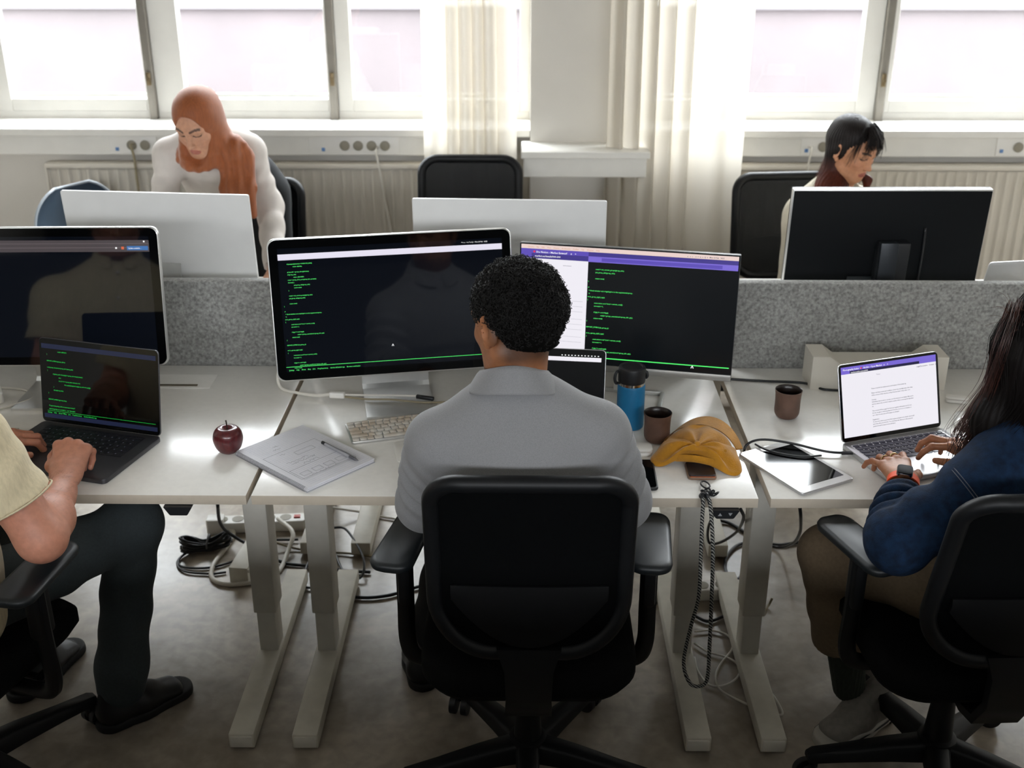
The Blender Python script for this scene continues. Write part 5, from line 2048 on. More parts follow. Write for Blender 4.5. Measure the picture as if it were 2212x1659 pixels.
# ---- the man in the grey shirt
ORG = X3((0, 2.12, 0))
man = thing('person', 'man with black curly hair in a grey shirt, seated with his back to the view', 'person', tuple(ORG))
u = X3((1, 0, 0))
sp = [((.0, 2.15, .585), (.18, .115)), ((.0, 2.135, .70), (.170, .112)), ((.0, 2.125, .82), (.185, .118)), ((-.008, 2.135, .93), (.190, .112)), ((-.015, 2.145, 1.00), (.165, .090)), ((-.020, 2.150, 1.06), (.085, .066)), ((-.022, 2.152, 1.11), (.060, .056))]
Lsh, Rsh = X3((-.184, 2.135, .975)), X3((.156, 2.135, 1.000))
Lel, Rel = X3((-.222, 2.20, .795)), X3((.218, 2.20, .805))
Lwr, Rwr = X3((-.150, 2.455, .785)), X3((.130, 2.455, .785))
skin = X3(srgb('#9c6644'))
hc = X3((-.019, 2.158, 1.241))
hf = X3((-math.sin(.74), math.cos(.74), -.25))
HR = frame(hf, (0.03, 0, 1))
F = Field(hc - X3((.14, .17, .30)), hc + X3((.14, .17, .17)), .0026)
F.cone((-.022, 2.150, 1.02), hc + HR @ X3((0, -.022, -.03)), .056, .051, k=.03)
F.cone((-.02, 2.155, 1.05), hc + HR @ X3((0, .01, -.05)), .052, .048, k=.03)
head(F, hc, HR, .98)
V, Q = F.mesh(1)
C = face_paint(V, flatcol(V, skin), hc, HR, 1., skin, srgb('#7a4236'), srgb('#140d0a'))
q = (V - hc) @ HR
bm_ = (q[:, 1] > .055) & (q[:, 2] < -.072) | ((q[:, 1] > .0) & (q[:, 2] < -.085) & (np.abs(q[:, 0]) > .02))
C[bm_] = C[bm_] * .35 + X3(srgb('#1a120e')) * .65
fd = np.clip((q[:, 2] + .100) / .035, 0, 1) * np.clip(-q[:, 1] / .03, 0, 1) * .75
C = C * (1 - fd[:, None]) + X3(srgb('#17100c')) * fd[:, None]
parts = [(V, Q, C), body_core(sp, u, [[(-.09, 2.16, .58), (-.155, 2.53, .575), (-.265, 2.60, .12)], [(.09, 2.16, .58), (.14, 2.54, .575), (.14, 2.58, .12)]], [(-.02, 2.15, 1.0), (-.022, 2.152, 1.12)], skin)]
for el, wr_, sd, fw in ((Lel, Lwr, 1, (.25, .95, -.05)), (Rel, Rwr, -1, (-.25, .95, -.05))):
    V, Q, C, J, B = bare_arm(el, wr_, fw, (0, .1, 1), sd, TYPE, (.35, .3), skin, srgb('#c09a84'), h=.003, r=(.036, .032, .025))
    parts.append((V, Q, C))
V, Q, C = join_meshes(parts)
mesh_obj('body', V, Q, M_skin, man, True, None, C, ORG)
F = Field((-.36, 1.98, .50), (.36, 2.56, 1.16), .0042)
torso(F, sp[:-1], u, .05, .004)
F.cone((-.05, 2.142, 1.075), Lsh + (.01, 0, .008), .050, .060, k=.05).cone((.02, 2.142, 1.078), Rsh + (-.01, 0, .008), .050, .060, k=.05)
for sh, el, wr_, ds in ((Lsh, Lel, Lwr, -1), (Rsh, Rel, Rwr, 1)):
    G = F.sub(np.minimum(np.minimum(sh, el), wr_) - .11, np.maximum(np.maximum(sh, el), wr_) + .11)
    G.cone(sh, el, .0665, .060, k=.035, wr=(.0085, 3.8, X3((ds * 26, 34, 0))))
    G.cone(el, el + (wr_ - el) * .5, .060, .050, k=.03, wr=(.004, 2.5, X3((30, 0, 20))))
    G.cone(el + (wr_ - el) * .5, wr_ - (wr_ - el) * .06, .050, .040, k=.03).cut(wr_ - (wr_ - el) * .06, wr_ - el)
    F.merge(G, .035)
def shirt_fold(V):
    w = .0028 * wobble(V * X3((1, 1, .6)), 17, 3, 2)
    b = np.exp(-((V[:, 0]) / .15) ** 2) * np.exp(-((V[:, 2] - .84) / .06) ** 2)
    return w * (1 - .5 * np.exp(-((V[:, 2] - 1.0) / .05) ** 2)) + .004 * b * np.sin(V[:, 2] * 95 + 12 * np.abs(V[:, 0]))
sh_o = put('shirt', F, M_wool, man, ORG, shirt_fold)
sm = MB()
for sh, el in ((Lsh, Lel), (Rsh, Rel)):
    B = frame(el - sh, (0, .2, 1))
    sm.tube([sh + B[:, 1] * .012 + (B[:, 0] * math.cos(a) + B[:, 2] * math.sin(a)) * .0695 for a in np.linspace(0, 6.283, 44, endpoint=False)], .0011, 5, True)
sm.build('armhole_seam', mat('shirt_seam', '#77777a', .9), sh_o, True, None, org=ORG)
# collar band and yoke seam
cl = MB()
L = []
nc = 44
cx, cyy = -.022, 2.150
for (rx, ry, zb_, zf) in ((.061, .060, 1.100, 1.045), (.063, .062, 1.14, 1.075), (.063, .062, 1.172, 1.095), (.066, .065, 1.173, 1.099), (.071, .070, 1.174, 1.098), (.078, .077, 1.166, 1.090), (.087, .088, 1.146, 1.078), (.096, .099, 1.128, 1.060), (.0965, .1005, 1.124, 1.056), (.093, .097, 1.122, 1.056), (.080, .082, 1.135, 1.066)):
    L.append([])
    for i in range(nc + 1):
        a = math.radians(100 + 340 * i / nc)
        t = (1 + math.sin(a)) / 2
        z = zb_ + (zf - zb_) * t ** 1.1
        L[-1].append((cx + rx * math.cos(a), cyy + ry * math.sin(a), z + .003 * math.sin(3 * a)))
V = [p for l in L for p in l]
F_ = []
for j in range(len(L) - 1):
    for i in range(nc):
        a = j * (nc + 1) + i
        F_.append((a, a + 1, a + nc + 2, a + nc + 1))
mesh_obj('collar', V, F_, M_wool, sh_o, True, None, org=ORG)
F = Field((-.42, 1.95, .0), (.36, 2.80, .78), .006)
torso(F, [((.0, 2.15, .565), (.185, .10)), ((.0, 2.135, .66), (.178, .116))], u, .05)
limb_chain(F, [(-.09, 2.17, .565), (-.155, 2.53, .57), (-.265, 2.60, .16), (-.272, 2.605, .09)], [.090, .072, .056, .056], .04, [None, (.004, 3, X3((20, 0, 0))), None])
limb_chain(F, [(.09, 2.17, .565), (.14, 2.54, .57), (.14, 2.58, .16), (.14, 2.585, .09)], [.090, .072, .056, .056], .04)
put('trousers', F, M_trou_b, man, ORG, lambda V: .003 * wobble(V, 14, 5))
shoe('shoe', man, ORG, (-.275, 2.54, 0), (-.325, 2.80, 0), .1, M_blackshoe, M_blacksole)
shoe('shoe', man, ORG, (.14, 2.52, 0), (.16, 2.80, 0), .1, M_blackshoe, M_blacksole)


def hair_cap(hc, HR, grow, fwd_cut, low, s=1., h=.003, fold=None):
    L = lambda *p: hc + HR @ (X3(p) * s)
    F = Field(hc - .17 * s, hc + .17 * s, h)
    F.ell(L(0, -.020, .042), X3((.074, .094, .078)) * s + grow, HR, k=.01)
    F.ell(L(0, -.040, -.020), X3((.062, .060, .070)) * s + grow * .55, HR, k=.05)
    F.ell(L(0, .118, -.040), (.085 * s, .075 * s, fwd_cut * s), HR, k=.015, sub=True)
    for q in (-1, 1):
        F.ell(L(q * .092, .034, -.036), (.046 * s, .070 * s, .064 * s), HR, k=.012, sub=True)
    F.cut(L(0, -.06, low), HR @ X3((0, .35, -1)))
    return F


F = hair_cap(hc, HR, .010, .10, -.055)
V, Q = F.mesh(1)
N = vnormals(V, Q)
q = (V - hc) @ HR
thick = np.clip((q[:, 2] + .055) / .07, .0, 1)
V2 = V - N * (.012 * (1 - thick))[:, None] + N * (.0035 * thick * wobble(V, 150, 8, 2))[:, None]
hr = mesh_obj('hair', V2, Q, mat('black_hair_base', '#070605', .85, spec=.08, var=.3, scale=120), man, True, None, org=ORG)
b = MB()
sel = rng.choice(len(V2), 5600, replace=False)
for i in sel:
    if N[i] @ (HR @ X3((0, .5, -1))) > .75: continue
    tk = thick[i]
    if rng.random() > .25 + .75 * tk: continue
    n = Vector(N[i])
    ax = (n + Vector(rng.normal(size=3)) * .75).normalized()
    x = ax.orthogonal().normalized()
    y = ax.cross(x)
    rad = rng.uniform(.0028, .0058) * (.45 + .55 * tk)
    turns = rng.uniform(1.0, 2.1)
    ln = rng.uniform(.004, .012) * (.3 + .7 * tk)
    p0 = Vector(V2[i]) - n * .002
    ns = int(9 * turns) + 3
    ph = rng.uniform(0, 6.28)
    pts = [p0 + ax * (ln * t / ns) + (x * math.cos(ph + 6.283 * turns * t / ns) + y * math.sin(ph + 6.283 * turns * t / ns)) * rad for t in range(ns + 1)]
    b.tube(pts, .00075, 3)
b.build('curls', M_hairb, hr, True, None, org=ORG)

# ---- the man at the dark laptop (left edge)
ORG = X3((-1.34, 2.15, 0))
man2 = thing('person', 'man in a beige short-sleeved shirt and dark trousers typing on the dark laptop', 'person', tuple(ORG))
skin = X3(srgb('#c1856d'))
u = X3((.966, -.26, 0))
fw = X3((.26, .966, 0))
c0 = X3((-1.36, 2.08, 0))
sp = [(c0 + (0, .02, .585), (.19, .12)), (c0 + fw * .02 + (0, 0, .70), (.185, .125)), (c0 + fw * .03 + (0, 0, .83), (.195, .128)), (c0 + fw * .05 + (0, 0, .95), (.200, .115)), (c0 + fw * .07 + (0, 0, 1.03), (.165, .090)), (c0 + fw * .09 + (0, 0, 1.09), (.085, .066)), (c0 + fw * .10 + (0, 0, 1.14), (.06, .056))]
Rsh, Lsh = c0 + fw * .06 + u * .205 + (0, 0, 1.005), c0 + fw * .06 - u * .205 + (0, 0, 1.0)
Rel, Lel = X3((-1.035, 2.075, .775)), X3((-1.56, 2.235, .785))
Rwr, Lwr = X3((-1.072, 2.318, .792)), X3((-1.352, 2.468, .797))
hc = c0 + fw * .16 + X3((0, 0, 1.27))
HR = frame((.32, .9, -.30), (0, 0, 1))
F = Field(hc - X3((.16, .18, .30)), hc + X3((.16, .18, .17)), .0035)
F.cone(sp[4][0], hc + HR @ X3((0, -.02, -.03)), .060, .056, k=.03)
head(F, hc, HR)
V, Q = F.mesh(1)
C = face_paint(V, flatcol(V, skin), hc, HR, 1., skin, srgb('#8d4a42'), srgb('#2a1a12'))
hipR, hipL = c0 + u * .09 + (0, .04, .575), c0 - u * .09 + (0, .04, .575)
legs = [[hipR, X3((-1.00, 2.475, .570)), X3((-1.075, 2.425, .12))], [hipL, X3((-1.36, 2.56, .575)), X3((-1.39, 2.55, .12))]]
parts = [(V, Q, C), body_core(sp, u, legs, [sp[4][0], sp[6][0]], skin)]
V, Q, C, JR, BR = bare_arm(Rel, Rwr, (-.10, .86, .40), (.05, -.42, .90), -1, [(58, 58, 30), (60, 60, 30), (62, 62, 32), (62, 58, 34)], (.20, .2), skin, srgb('#d8a590'), 1.08, Rsh, .0024, (.050, .047, .029), spread=(9, 2, -5, -13))
arm_parts = (V, C)
parts.append((V, Q, C))
V, Q, C, JL, BL = bare_arm(Lel, Lwr, (.80, .58, .02), (-.05, -.22, 1), 1, [(18, 46, 30), (22, 48, 30), (26, 50, 30), (30, 50, 30)], (.42, .0), skin, srgb('#d8a590'), 1.03, Lsh, .0026, (.050, .047, .029))
parts.append((V, Q, C))
V, Q, C = join_meshes(parts)
mesh_obj('body', V, Q, M_skin, man2, True, None, C, ORG)
# forearm hair
b = MB()
Va, Ca = arm_parts
r5 = np.random.default_rng(5)
d = (Rwr - Rel) / np.linalg.norm(Rwr - Rel)
tt = (Va - Rel) @ d
ok = np.where((tt > .03) & (tt < .235))[0]
for i in r5.choice(ok, 620, replace=False):
    ctr = Rel + d * tt[i]
    n = Va[i] - ctr; n /= np.linalg.norm(n)
    if n @ X3((0, 0, 1)) < -.2: continue
    p = Va[i]
    t1 = d * .6 + n * .35 + np.cross(d, n) * .5 + r5.normal(size=3) * .15
    t2 = d * .9 + n * .05 + np.cross(d, n) * .5
    b.tube([p - n * .0005, p + t1 * .006, p + t1 * .006 + t2 * .007], lambda t: .00015 * (1 - .8 * t), 3)
b.build('arm_hair', mat('brown_arm_hair', '#5a3a28', .6), man2, True, None, org=ORG)
M_linen = mat('beige_linen', '#cdbf9f', .92, var=.10, scale=150, stretch=(1, 1, .2), bump=.25, bscale=380, sheen=.1)
F = Field(c0 + X3((-.42, -.24, .48)), c0 + X3((.42, .38, 1.18)), .0045)
torso(F, sp[:-1], u, .05, .010)
F.flat(sp[0][0], sp[1][0], (.205, .14), (.20, .145), u, k=.04)
for sh, el in ((Rsh, Rel), (Lsh, Lel)):
    F.cone(sp[5][0] - X3((0, 0, .02)), sh, .055, .066, k=.05)
    hem = sh + (el - sh) * .66
    G = F.sub(np.minimum(sh, hem) - .12, np.maximum(sh, hem) + .12)
    G.cone(sh, hem, .072, .079, k=.035, wr=(.004, 1.5, X3((40, 25, 0)))).cut(hem - (el - sh) * .03, el - sh)
    F.merge(G, .035)
shirt2 = put('shirt', F, M_linen, man2, ORG, lambda V: .0032 * wobble(V * X3((1, 1, .5)), 20, 9))
for sh, el in ((Rsh, Rel), (Lsh, Lel)):
    hem = sh + (el - sh) * .63
    B = frame(el - sh, (0, .3, 1))
    MB().tube([hem + (B[:, 0] * math.cos(a) + B[:, 2] * math.sin(a)) * (.0805 + .0015 * math.sin(5 * a)) for a in np.linspace(0, 6.283, 36, endpoint=False)], .0022, 6, True).build('sleeve_hem', M_linen, shirt2, True, None, org=ORG)
cl = MB()
L = []
nc_ = sp[6][0]
for rr_, z in ((.066, -.03), (.070, .0), (.069, .022), (.076, .018), (.088, -.018)):
    L.append([tuple(nc_ + (u * math.cos(a) + fw * math.sin(a)) * rr_ + X3((0, 0, z - .02 * math.sin(a)))) for a in np.linspace(math.radians(105), math.radians(435), 30)])
n = len(L[0])
mesh_obj('collar', [p for l in L for p in l], [(j * n + i, j * n + i + 1, (j + 1) * n + i + 1, (j + 1) * n + i) for j in range(len(L) - 1) for i in range(n - 1)], M_linen, shirt2, True, None, org=ORG)
bt_ = MB()
for i in range(6):
    p = sp[5][0] + (sp[0][0] - sp[5][0]) * (i / 6) + fw * (.085 + .045 * min(i / 2, 1) + .012)
    bt_.cyl(p, p + fw * .004, .005, n=12)
bt_.build('buttons', M_white_pl, shirt2, True, None, org=ORG)
M_trou_g = mat('grey_green_trouser_cloth', '#343c3f', .9, var=.12, scale=160, bump=.15, bscale=300)
F = Field(c0 + X3((-.38, -.22, .0)), c0 + X3((.56, .66, .76)), .006)
torso(F, [(sp[0][0] - X3((0, 0, .02)), (.185, .105)), (sp[1][0] - X3((0, 0, .03)), (.18, .118))], u, .05)
limb_chain(F, [legs[0][0], legs[0][1], (-1.062, 2.432, .17), (-1.072, 2.428, .105)], [.094, .072, .064, .064], .035, [(.003, 2.5, X3((30, 10, 20))), (.0025, 4.5, X3((30, 0, 14))), None])
F.cone(legs[0][1] - X3((.03, .03, .03)), legs[0][1] + X3((0, 0, .005)), .072, .074, k=.02)
limb_chain(F, [legs[1][0], legs[1][1], (-1.39, 2.55, .17), (-1.39, 2.55, .105)], [.096, .078, .066, .064], .035)
put('trousers', F, M_trou_g, man2, ORG, lambda V: .0035 * wobble(V, 15, 12))
sR = shoe('shoe', man2, ORG, (-1.125, 2.372, 0), (-.940, 2.552, 0), .1, M_blackshoe, M_blacksole, .10, high=.10)
shoe('shoe', man2, ORG, (-1.40, 2.48, 0), (-1.32, 2.74, 0), .1, M_blackshoe, M_blacksole, .10, high=.10)
F = hair_cap(hc, HR, .010, .10, -.06, h=.004)
put('hair', F, mat('brown_short_hair', '#2c1c12', .55, var=.3, scale=80), man2, ORG, lambda V: .003 * wobble(V, 120, 4))


# ---- the woman in denim (right edge)
ORG = X3((1.05, 2.12, 0))
wom = thing('person', 'woman with long dark hair in a denim jacket typing on the silver laptop', 'person', tuple(ORG))
skin = X3(srgb('#a8714f'))
u = X3((.94, .33, 0)); u /= np.linalg.norm(u)
fw = X3((-.33, .94, 0)); fw /= np.linalg.norm(fw)
c0 = X3((1.105, 2.150, 0))
sp = [(c0 - fw * .03 + (0, 0, .575), (.175, .12)), (c0 - fw * .03 + (0, 0, .67), (.155, .105)), (c0 - fw * .02 + (0, 0., .78), (.160, .112)), (c0 + (0, .0, .87), (.165, .105)), (c0 + fw * .02 + (0, 0, .935), (.135, .085)), (c0 + fw * .035 + (0, 0, .985), (.070, .058)), (c0 + fw * .05 + (0, 0, 1.04), (.050, .05))]
Lsh, Rsh = c0 - u * .155 + (0, -.0, .895), c0 + u * .165 + (0, 0, .905)
Lel, Rel = X3((.800, 2.085, .775)), X3((1.300, 2.255, .79))
Lwr, Rwr = X3((.880, 2.322, .795)), X3((1.110, 2.420, .803))
hc = c0 + fw * .085 + X3((0.010, 0, 1.140))
HR = frame((-.36, .85, -.36), (0, 0, 1))
F = Field(hc - X3((.16, .18, .28)), hc + X3((.16, .18, .17)), .0035)
F.cone(sp[4][0], hc + HR @ X3((0, -.02, -.03)), .050, .046, k=.03)
head(F, hc, HR, .95, fem=True)
V, Q = F.mesh(1)
C = face_paint(V, flatcol(V, skin), hc, HR, .95, skin, srgb('#8a4038'), srgb('#1a100c'))
hipL, hipR = c0 - u * .085 + (0, .05, .575), c0 + u * .085 + (0, .05, .575)
legs = [[hipL, X3((.755, 2.405, .545)), X3((.872, 2.455, .13))], [hipR, X3((1.10, 2.53, .565)), X3((.985, 2.60, .13))]]
parts = [(V, Q, C), body_core(sp, u, legs, [sp[4][0], sp[6][0]], skin)]
V, Q, C, JL, BLh = bare_arm(Lel, Lwr, (.03, 1, .05), (-.02, -.05, 1), 1, [(8, 26, 22), (14, 34, 24), (16, 40, 26), (10, 28, 24)], (.62, .3), skin, srgb('#d2a890'), .94, None, .0021, (.040, .036, .0255), spread=(6, -6, -17, -32))
parts.append((V, Q, C))
V, Q, C, JR, BRh = bare_arm(Rel, Rwr, (-.93, .60, .22), (.12, .05, 1), -1, [(22, 34, 18), (10, 42, 30), (18, 40, 30), (24, 44, 34)], (.25, .5), skin, srgb('#d2a890'), .94, None, .0021, (.040, .036, .0255), spread=(12, 3, -8, -20))
parts.append((V, Q, C))
V, Q, C = join_meshes(parts)
mesh_obj('body', V, Q, M_skin, wom, True, None, C, ORG)
# rings and watch are worn: their own things
M_gold = mat('pale_gold', '#c9b184', .2, metal=1)


def ring(name, label, J, f, B, t=.45, r=.0098, w=.0016):
    a, b_ = X3(J[f][0]), X3(J[f][1])
    d = (b_ - a) / np.linalg.norm(b_ - a)
    c = a + (b_ - a) * t
    x = np.cross(d, B[:, 2]); x /= np.linalg.norm(x)
    z = np.cross(x, d)
    o = MB().tube([c + (x * math.cos(q) + z * math.sin(q)) * r for q in np.linspace(0, 6.283, 28, endpoint=False)], w, 8, True).build(name, M_gold, None, True, None)
    return tag(o, label, 'ring', 'gold rings on the typing hand')


ring('finger_ring', 'plain gold ring on the hand of the woman in denim, nearer her little finger', JL, 2, BLh)
ring('finger_ring', 'thicker gold ring on the middle finger of the hand with the watch', JL, 1, BLh, .42, .0102, .0022)
wt = thing('watch', 'smart watch with an orange band on the left wrist of the woman in denim', 'watch', tuple(Lwr))
d = (Lwr - Lel) / np.linalg.norm(Lwr - Lel)
Bw = frame(d, (0, 0, 1))
cw = Lwr - d * .012
bd = MB()
L = []
for k in range(40):
    a = 2 * math.pi * k / 40
    e = Bw[:, 0] * math.cos(a) * .0335 + Bw[:, 2] * math.sin(a) * .0245
    n = Bw[:, 0] * math.cos(a) + Bw[:, 2] * math.sin(a)
    L.append([tuple(cw + e + n * q - Lwr + d * s * .0115) for s, q in ((-1, 0), (1, 0), (1, .0028), (-1, .0028))])
L.append(L[0])
bd.loops(L, False, False).build('band', mat('orange_rubber', '#f2531c', .5), wt, True, 50)
Mw = Matrix.Translation(Vector(cw + Bw[:, 2] * .0255 - Lwr)) @ Matrix([list(r) for r in Bw]).to_4x4()
MB().slab(.036, .041, 0, .0105, .010, .003, M=Mw).build('case', mat('steel_watch_case', '#8b8b8c', .2, metal=1), wt)
MB().slab(.034, .039, .0100, .0118, .009, .001, M=Mw).build('glass', mat('dark_watch_glass', '#06070a', .55, spec=.05), wt)
MB().cyl(Mw @ Vector((.017, .008, .005)), Mw @ Vector((.0205, .008, .005)), .003, n=12).build('crown', M_alu, wt)
# jacket
M_denim = mat('dark_denim', '#0a1729', .9, var=.28, scale=60, detail=5, bump=.35, bscale=420, col2='#122944', spec=.2)
M_stitch = mat('pale_stitching', '#5e6068', .8)
F = Field(c0 + X3((-.42, -.22, .50)), c0 + X3((.42, .46, 1.14)), .0045)
torso(F, sp[:-1], u, .05, .014)
F.flat(sp[0][0] - fw * .0, sp[1][0], (.19, .135), (.178, .125), u, k=.04)
for sh, el, wr_ in ((Lsh, Lel, Lwr), (Rsh, Rel, Rwr)):
    F.cone(sp[5][0] - X3((0, 0, .02)), sh, .050, .064, k=.05)
    G = F.sub(np.minimum(np.minimum(sh, el), wr_) - .11, np.maximum(np.maximum(sh, el), wr_) + .11)
    G.cone(sh, el, .070, .066, k=.035, wr=(.009, 3.2, X3((34, 24, 10))))
    cu = wr_ - (wr_ - el) * .31
    G.cone(el, cu, .068, .050, k=.03, wr=(.008, 3.2, X3((24, 30, 10))))
    G.cut(cu, wr_ - el)
    F.merge(G, .035)
jk = put('jacket', F, M_denim, wom, ORG, lambda V: .0065 * wobble(V, 23, 21) * (.5 + .5 * np.abs(wobble(V, 9, 22, 1))))
for sh, el, wr_ in ((Lsh, Lel, Lwr), (Rsh, Rel, Rwr)):
    cu = wr_ - (wr_ - el) * .32
    Bc = frame(wr_ - el, (0, 0, 1))
    c_ = MB()
    L = []
    for q, s in ((.050, -.042), (.0525, -.040), (.0535, -.02), (.053, .004), (.050, .006), (.046, .004), (.046, -.042)):
        L.append([tuple(cu + Bc[:, 1] * s + (Bc[:, 0] * math.cos(a) * 1.02 + Bc[:, 2] * math.sin(a) * .92) * (q + .0012 * math.sin(4 * a))) for a in np.linspace(0, 6.283, 36, endpoint=False)])
    c_.loops(L, False, False)
    cf = c_.build('cuff', M_denim, jk, True, 60, org=ORG)
st = MB()
for sh, el in ((Lsh, Lel), (Rsh, Rel)):
    Bs = frame(el - sh, (0, 0, 1))
    p = sh + (el - sh) * .10
    st.tube([p + (Bs[:, 0] * math.cos(a) + Bs[:, 2] * math.sin(a)) * .0765 for a in np.linspace(0, 6.283, 40, endpoint=False)], .0009, 4, True)
    st.tube([p + Bs[:, 1] * .006 + (Bs[:, 0] * math.cos(a) + Bs[:, 2] * math.sin(a)) * .0765 for a in np.linspace(0, 6.283, 40, endpoint=False)], .0009, 4, True)
st.build('shoulder_stitching', M_stitch, jk, True, None, org=ORG)
M_khaki = mat('khaki_twill', '#6e5e4a', .92, var=.10, scale=120, bump=.15, bscale=300)
F = Field(c0 + X3((-.50, -.22, .10)), c0 + X3((.30, .68, .76)), .0055)
torso(F, [(sp[0][0] - X3((0, 0, .015)), (.175, .105)), (sp[1][0] - X3((0, 0, .04)), (.16, .105))], u, .05)
for l in legs:
    an = l[1] + (l[2] - l[1]) * .66
    limb_chain(F, [l[0], l[1], an], [.088, .070, .076], .035, [(.004, 2.5, X3((30, 20, 0))), (.003, 3.2, X3((25, 0, 20)))])
    F.cut(an, l[2] - l[1], region=(an - .14, an + X3((.14, .14, .05))))
tr = put('trousers', F, M_khaki, wom, ORG, lambda V: .004 * wobble(V, 15, 31))
M_sock = mat('dark_green_ribbed_sock', '#2c322a', .95, var=.2, scale=90, stretch=(3, 3, .3))
for l in legs:
    an = l[1] + (l[2] - l[1]) * .72
    F = Field(np.minimum(an, l[2]) - .09, np.maximum(an, l[2]) + .09, .004)
    F.cone(an, l[2] - X3((0, 0, .03)), .047, .043, k=.02)
    put('sock', F, M_sock, wom, ORG, lambda V: .0012 * np.sin(np.arctan2(V[:, 1] - l[2][1], V[:, 0] - l[2][0]) * 26))
M_snk = mat('grey_suede', '#837e77', .9, var=.12, scale=70)
M_sole = mat('white_rubber_sole', '#b9b5ac', .6)
M_stripe = mat('black_sole_stripe', '#141416', .6)
for heel, toe in (((.985, 2.475, .0), (.775, 2.330, .0)), ((1.06, 2.66, .0), (.90, 2.47, .0))):
    so = shoe('shoe', wom, ORG, heel, toe, .1, M_snk, M_sole, .096, high=.10)
    a, b_ = X3(heel), X3(toe)
    d = (b_ - a) / np.linalg.norm(b_ - a)
    nrm = np.cross(d, (0, 0, 1))
    sb = MB()
    for z in (.006, .020):
        sb.tube(catmull([tuple(a + d * (.042 + .002 * 0) + nrm * (.0455 * math.sin(q)) - d * .048 * math.cos(q) + X3((0, 0, z))) for q in np.linspace(-1.4, 1.4, 12)], 3), .0024, 6)
    for sg in (-1, 1):
        sb.tube(catmull([tuple(a + d * q + nrm * sg * w_ + X3((0, 0, .018))) for q, w_ in ((.02, .040), (.06, .0475), (.12, .0505), (.18, .0515), (.225, .046))], 4), .0022, 6)
    sb.build('sole_stripe', M_stripe, so, True, None, org=ORG)
# long hair
M_hairl = mat('dark_brown_long_hair', '#0a0504', .6, spec=.2, var=.35, scale=30, stretch=(8, 8, .6))
M_hairr = mat('reddish_hair_strands', '#3a1a10', .4, spec=.6, var=.3, scale=40)


def mane(F, hc, HR, s, pts, k=.05):
    L = lambda *p: hc + HR @ (X3(p) * s)
    F.ell(L(0, -.022, .042), (.086 * s, .106 * s, .090 * s), HR, k=.02)
    F.ell(L(0, .120, -.045), (.060 * s, .085 * s, .100 * s), HR, k=.015, sub=True)
    for a, b_, ra, rb in pts: F.flat(a, b_, ra, rb, HR[:, 0], k=k)
    return F


def strands(name, m, parent, org, roots, n, rnd, rad=.0007, spread=.010, seg=8):
    """roots: list of guide polylines (top to tip)"""
    b = MB()
    for _ in range(n):
        g = roots[rnd.integers(len(roots))]
        o = rnd.normal(size=3) * spread * .5
        o2 = rnd.normal(size=3) * spread
        cut = rnd.uniform(.7, 1.0)
        P = []
        m_ = len(g)
        for i, p in enumerate(g):
            t = i / (m_ - 1)
            if t > cut + .05: break
            P.append(X3(p) + o * (1 - t) + o2 * t * 1.4)
        b.tube(catmull(P, 4), lambda t: rad * (1 - .6 * t), 3)
    return b.build(name, m, parent, True, None, org=org)


F = Field(hc + X3((-.26, -.22, -.42)), hc + X3((.24, .20, .17)), .0042)
bk = lambda x, y, z: hc + HR @ X3((x, y, z))
W_ = lambda x, y, z: hc + X3((x, y, z))
mane(F, hc, HR, .97, [(bk(0, -.045, .0), W_(.04, -.10, -.16), (.082, .07), (.085, .05)), (W_(.04, -.10, -.16), W_(.05, -.125, -.34), (.085, .05), (.07, .03)),
                      (bk(-.055, -.02, .0), W_(-.075, -.02, -.13), (.040, .055), (.040, .04)), (W_(-.075, -.02, -.13), W_(-.10, -.015, -.25), (.040, .035), (.022, .018)),
                      (bk(.06, -.01, .0), W_(.10, .0, -.16), (.034, .05), (.04, .03)), (W_(.10, .0, -.16), W_(.12, .0, -.3), (.04, .03), (.02, .02))])
hw = put('hair', F, M_hairl, wom, ORG, lambda V: .0010 * np.sin(np.arctan2(V[:, 1] - hc[1], V[:, 0] - hc[0]) * 60 + 4 * wobble(V, 14, 2)) + .002 * wobble(V, 30, 3))
r6 = np.random.default_rng(12)
guides = []
for i in range(46):
    a = math.radians(-35 + 250 * i / 45)                       # round the head from the left temple over the back
    dx, dy = -math.cos(a), -math.sin(a)
    top = bk(dx * .02, -.03 + dy * .02, .135)
    side = bk(dx * .088, -.02 + dy * .10, .05)
    low = bk(dx * .092, -.02 + dy * .098, -.05) + X3((0, 0, -.03))
    tip1 = W_(dx * .105, .0 + dy * .105, -.20)
    tip2 = W_(dx * .12, .0 + dy * .12, -.31)
    guides.append([top, side, low, tip1, tip2])
strands('strands', M_hairl, hw, ORG, guides, 1500, r6, .0008, .012)
gl = [[bk(-.05, .0, .12), bk(-.092, .01, .04), W_(-.098, -.01, -.06), W_(-.125, .0, -.14), W_(-.13, .02, -.20), W_(-.108, .01, -.25), W_(-.085, -.01, -.29)],
      [bk(-.05, -.02, .12), bk(-.095, -.02, .04), W_(-.10, -.03, -.08), W_(-.115, -.01, -.17), W_(-.115, .01, -.22), W_(-.09, .0, -.27), W_(-.07, -.02, -.30)],
      [bk(-.04, -.01, .12), bk(-.09, -.01, .03), W_(-.092, -.02, -.08), W_(-.11, -.01, -.15), W_(-.10, .0, -.22), W_(-.08, -.01, -.27)]]
strands('side_lock', M_hairr, hw, ORG, gl, 170, r6, .0008, .012)
fly = MB()
for i in range(70):
    a = r6.uniform(-.8, 2.2)
    p = bk(-math.cos(a) * .07, -.02 - math.sin(a) * .06, .10 + r6.uniform(-.06, .035))
    q = p + (p - hc) * r6.uniform(.18, .45) + r6.normal(size=3) * .012 - X3((0, 0, .01))
    fly.tube(catmull([p, p * .5 + q * .5 + X3((0, 0, .008)), q], 5), .00035, 3)
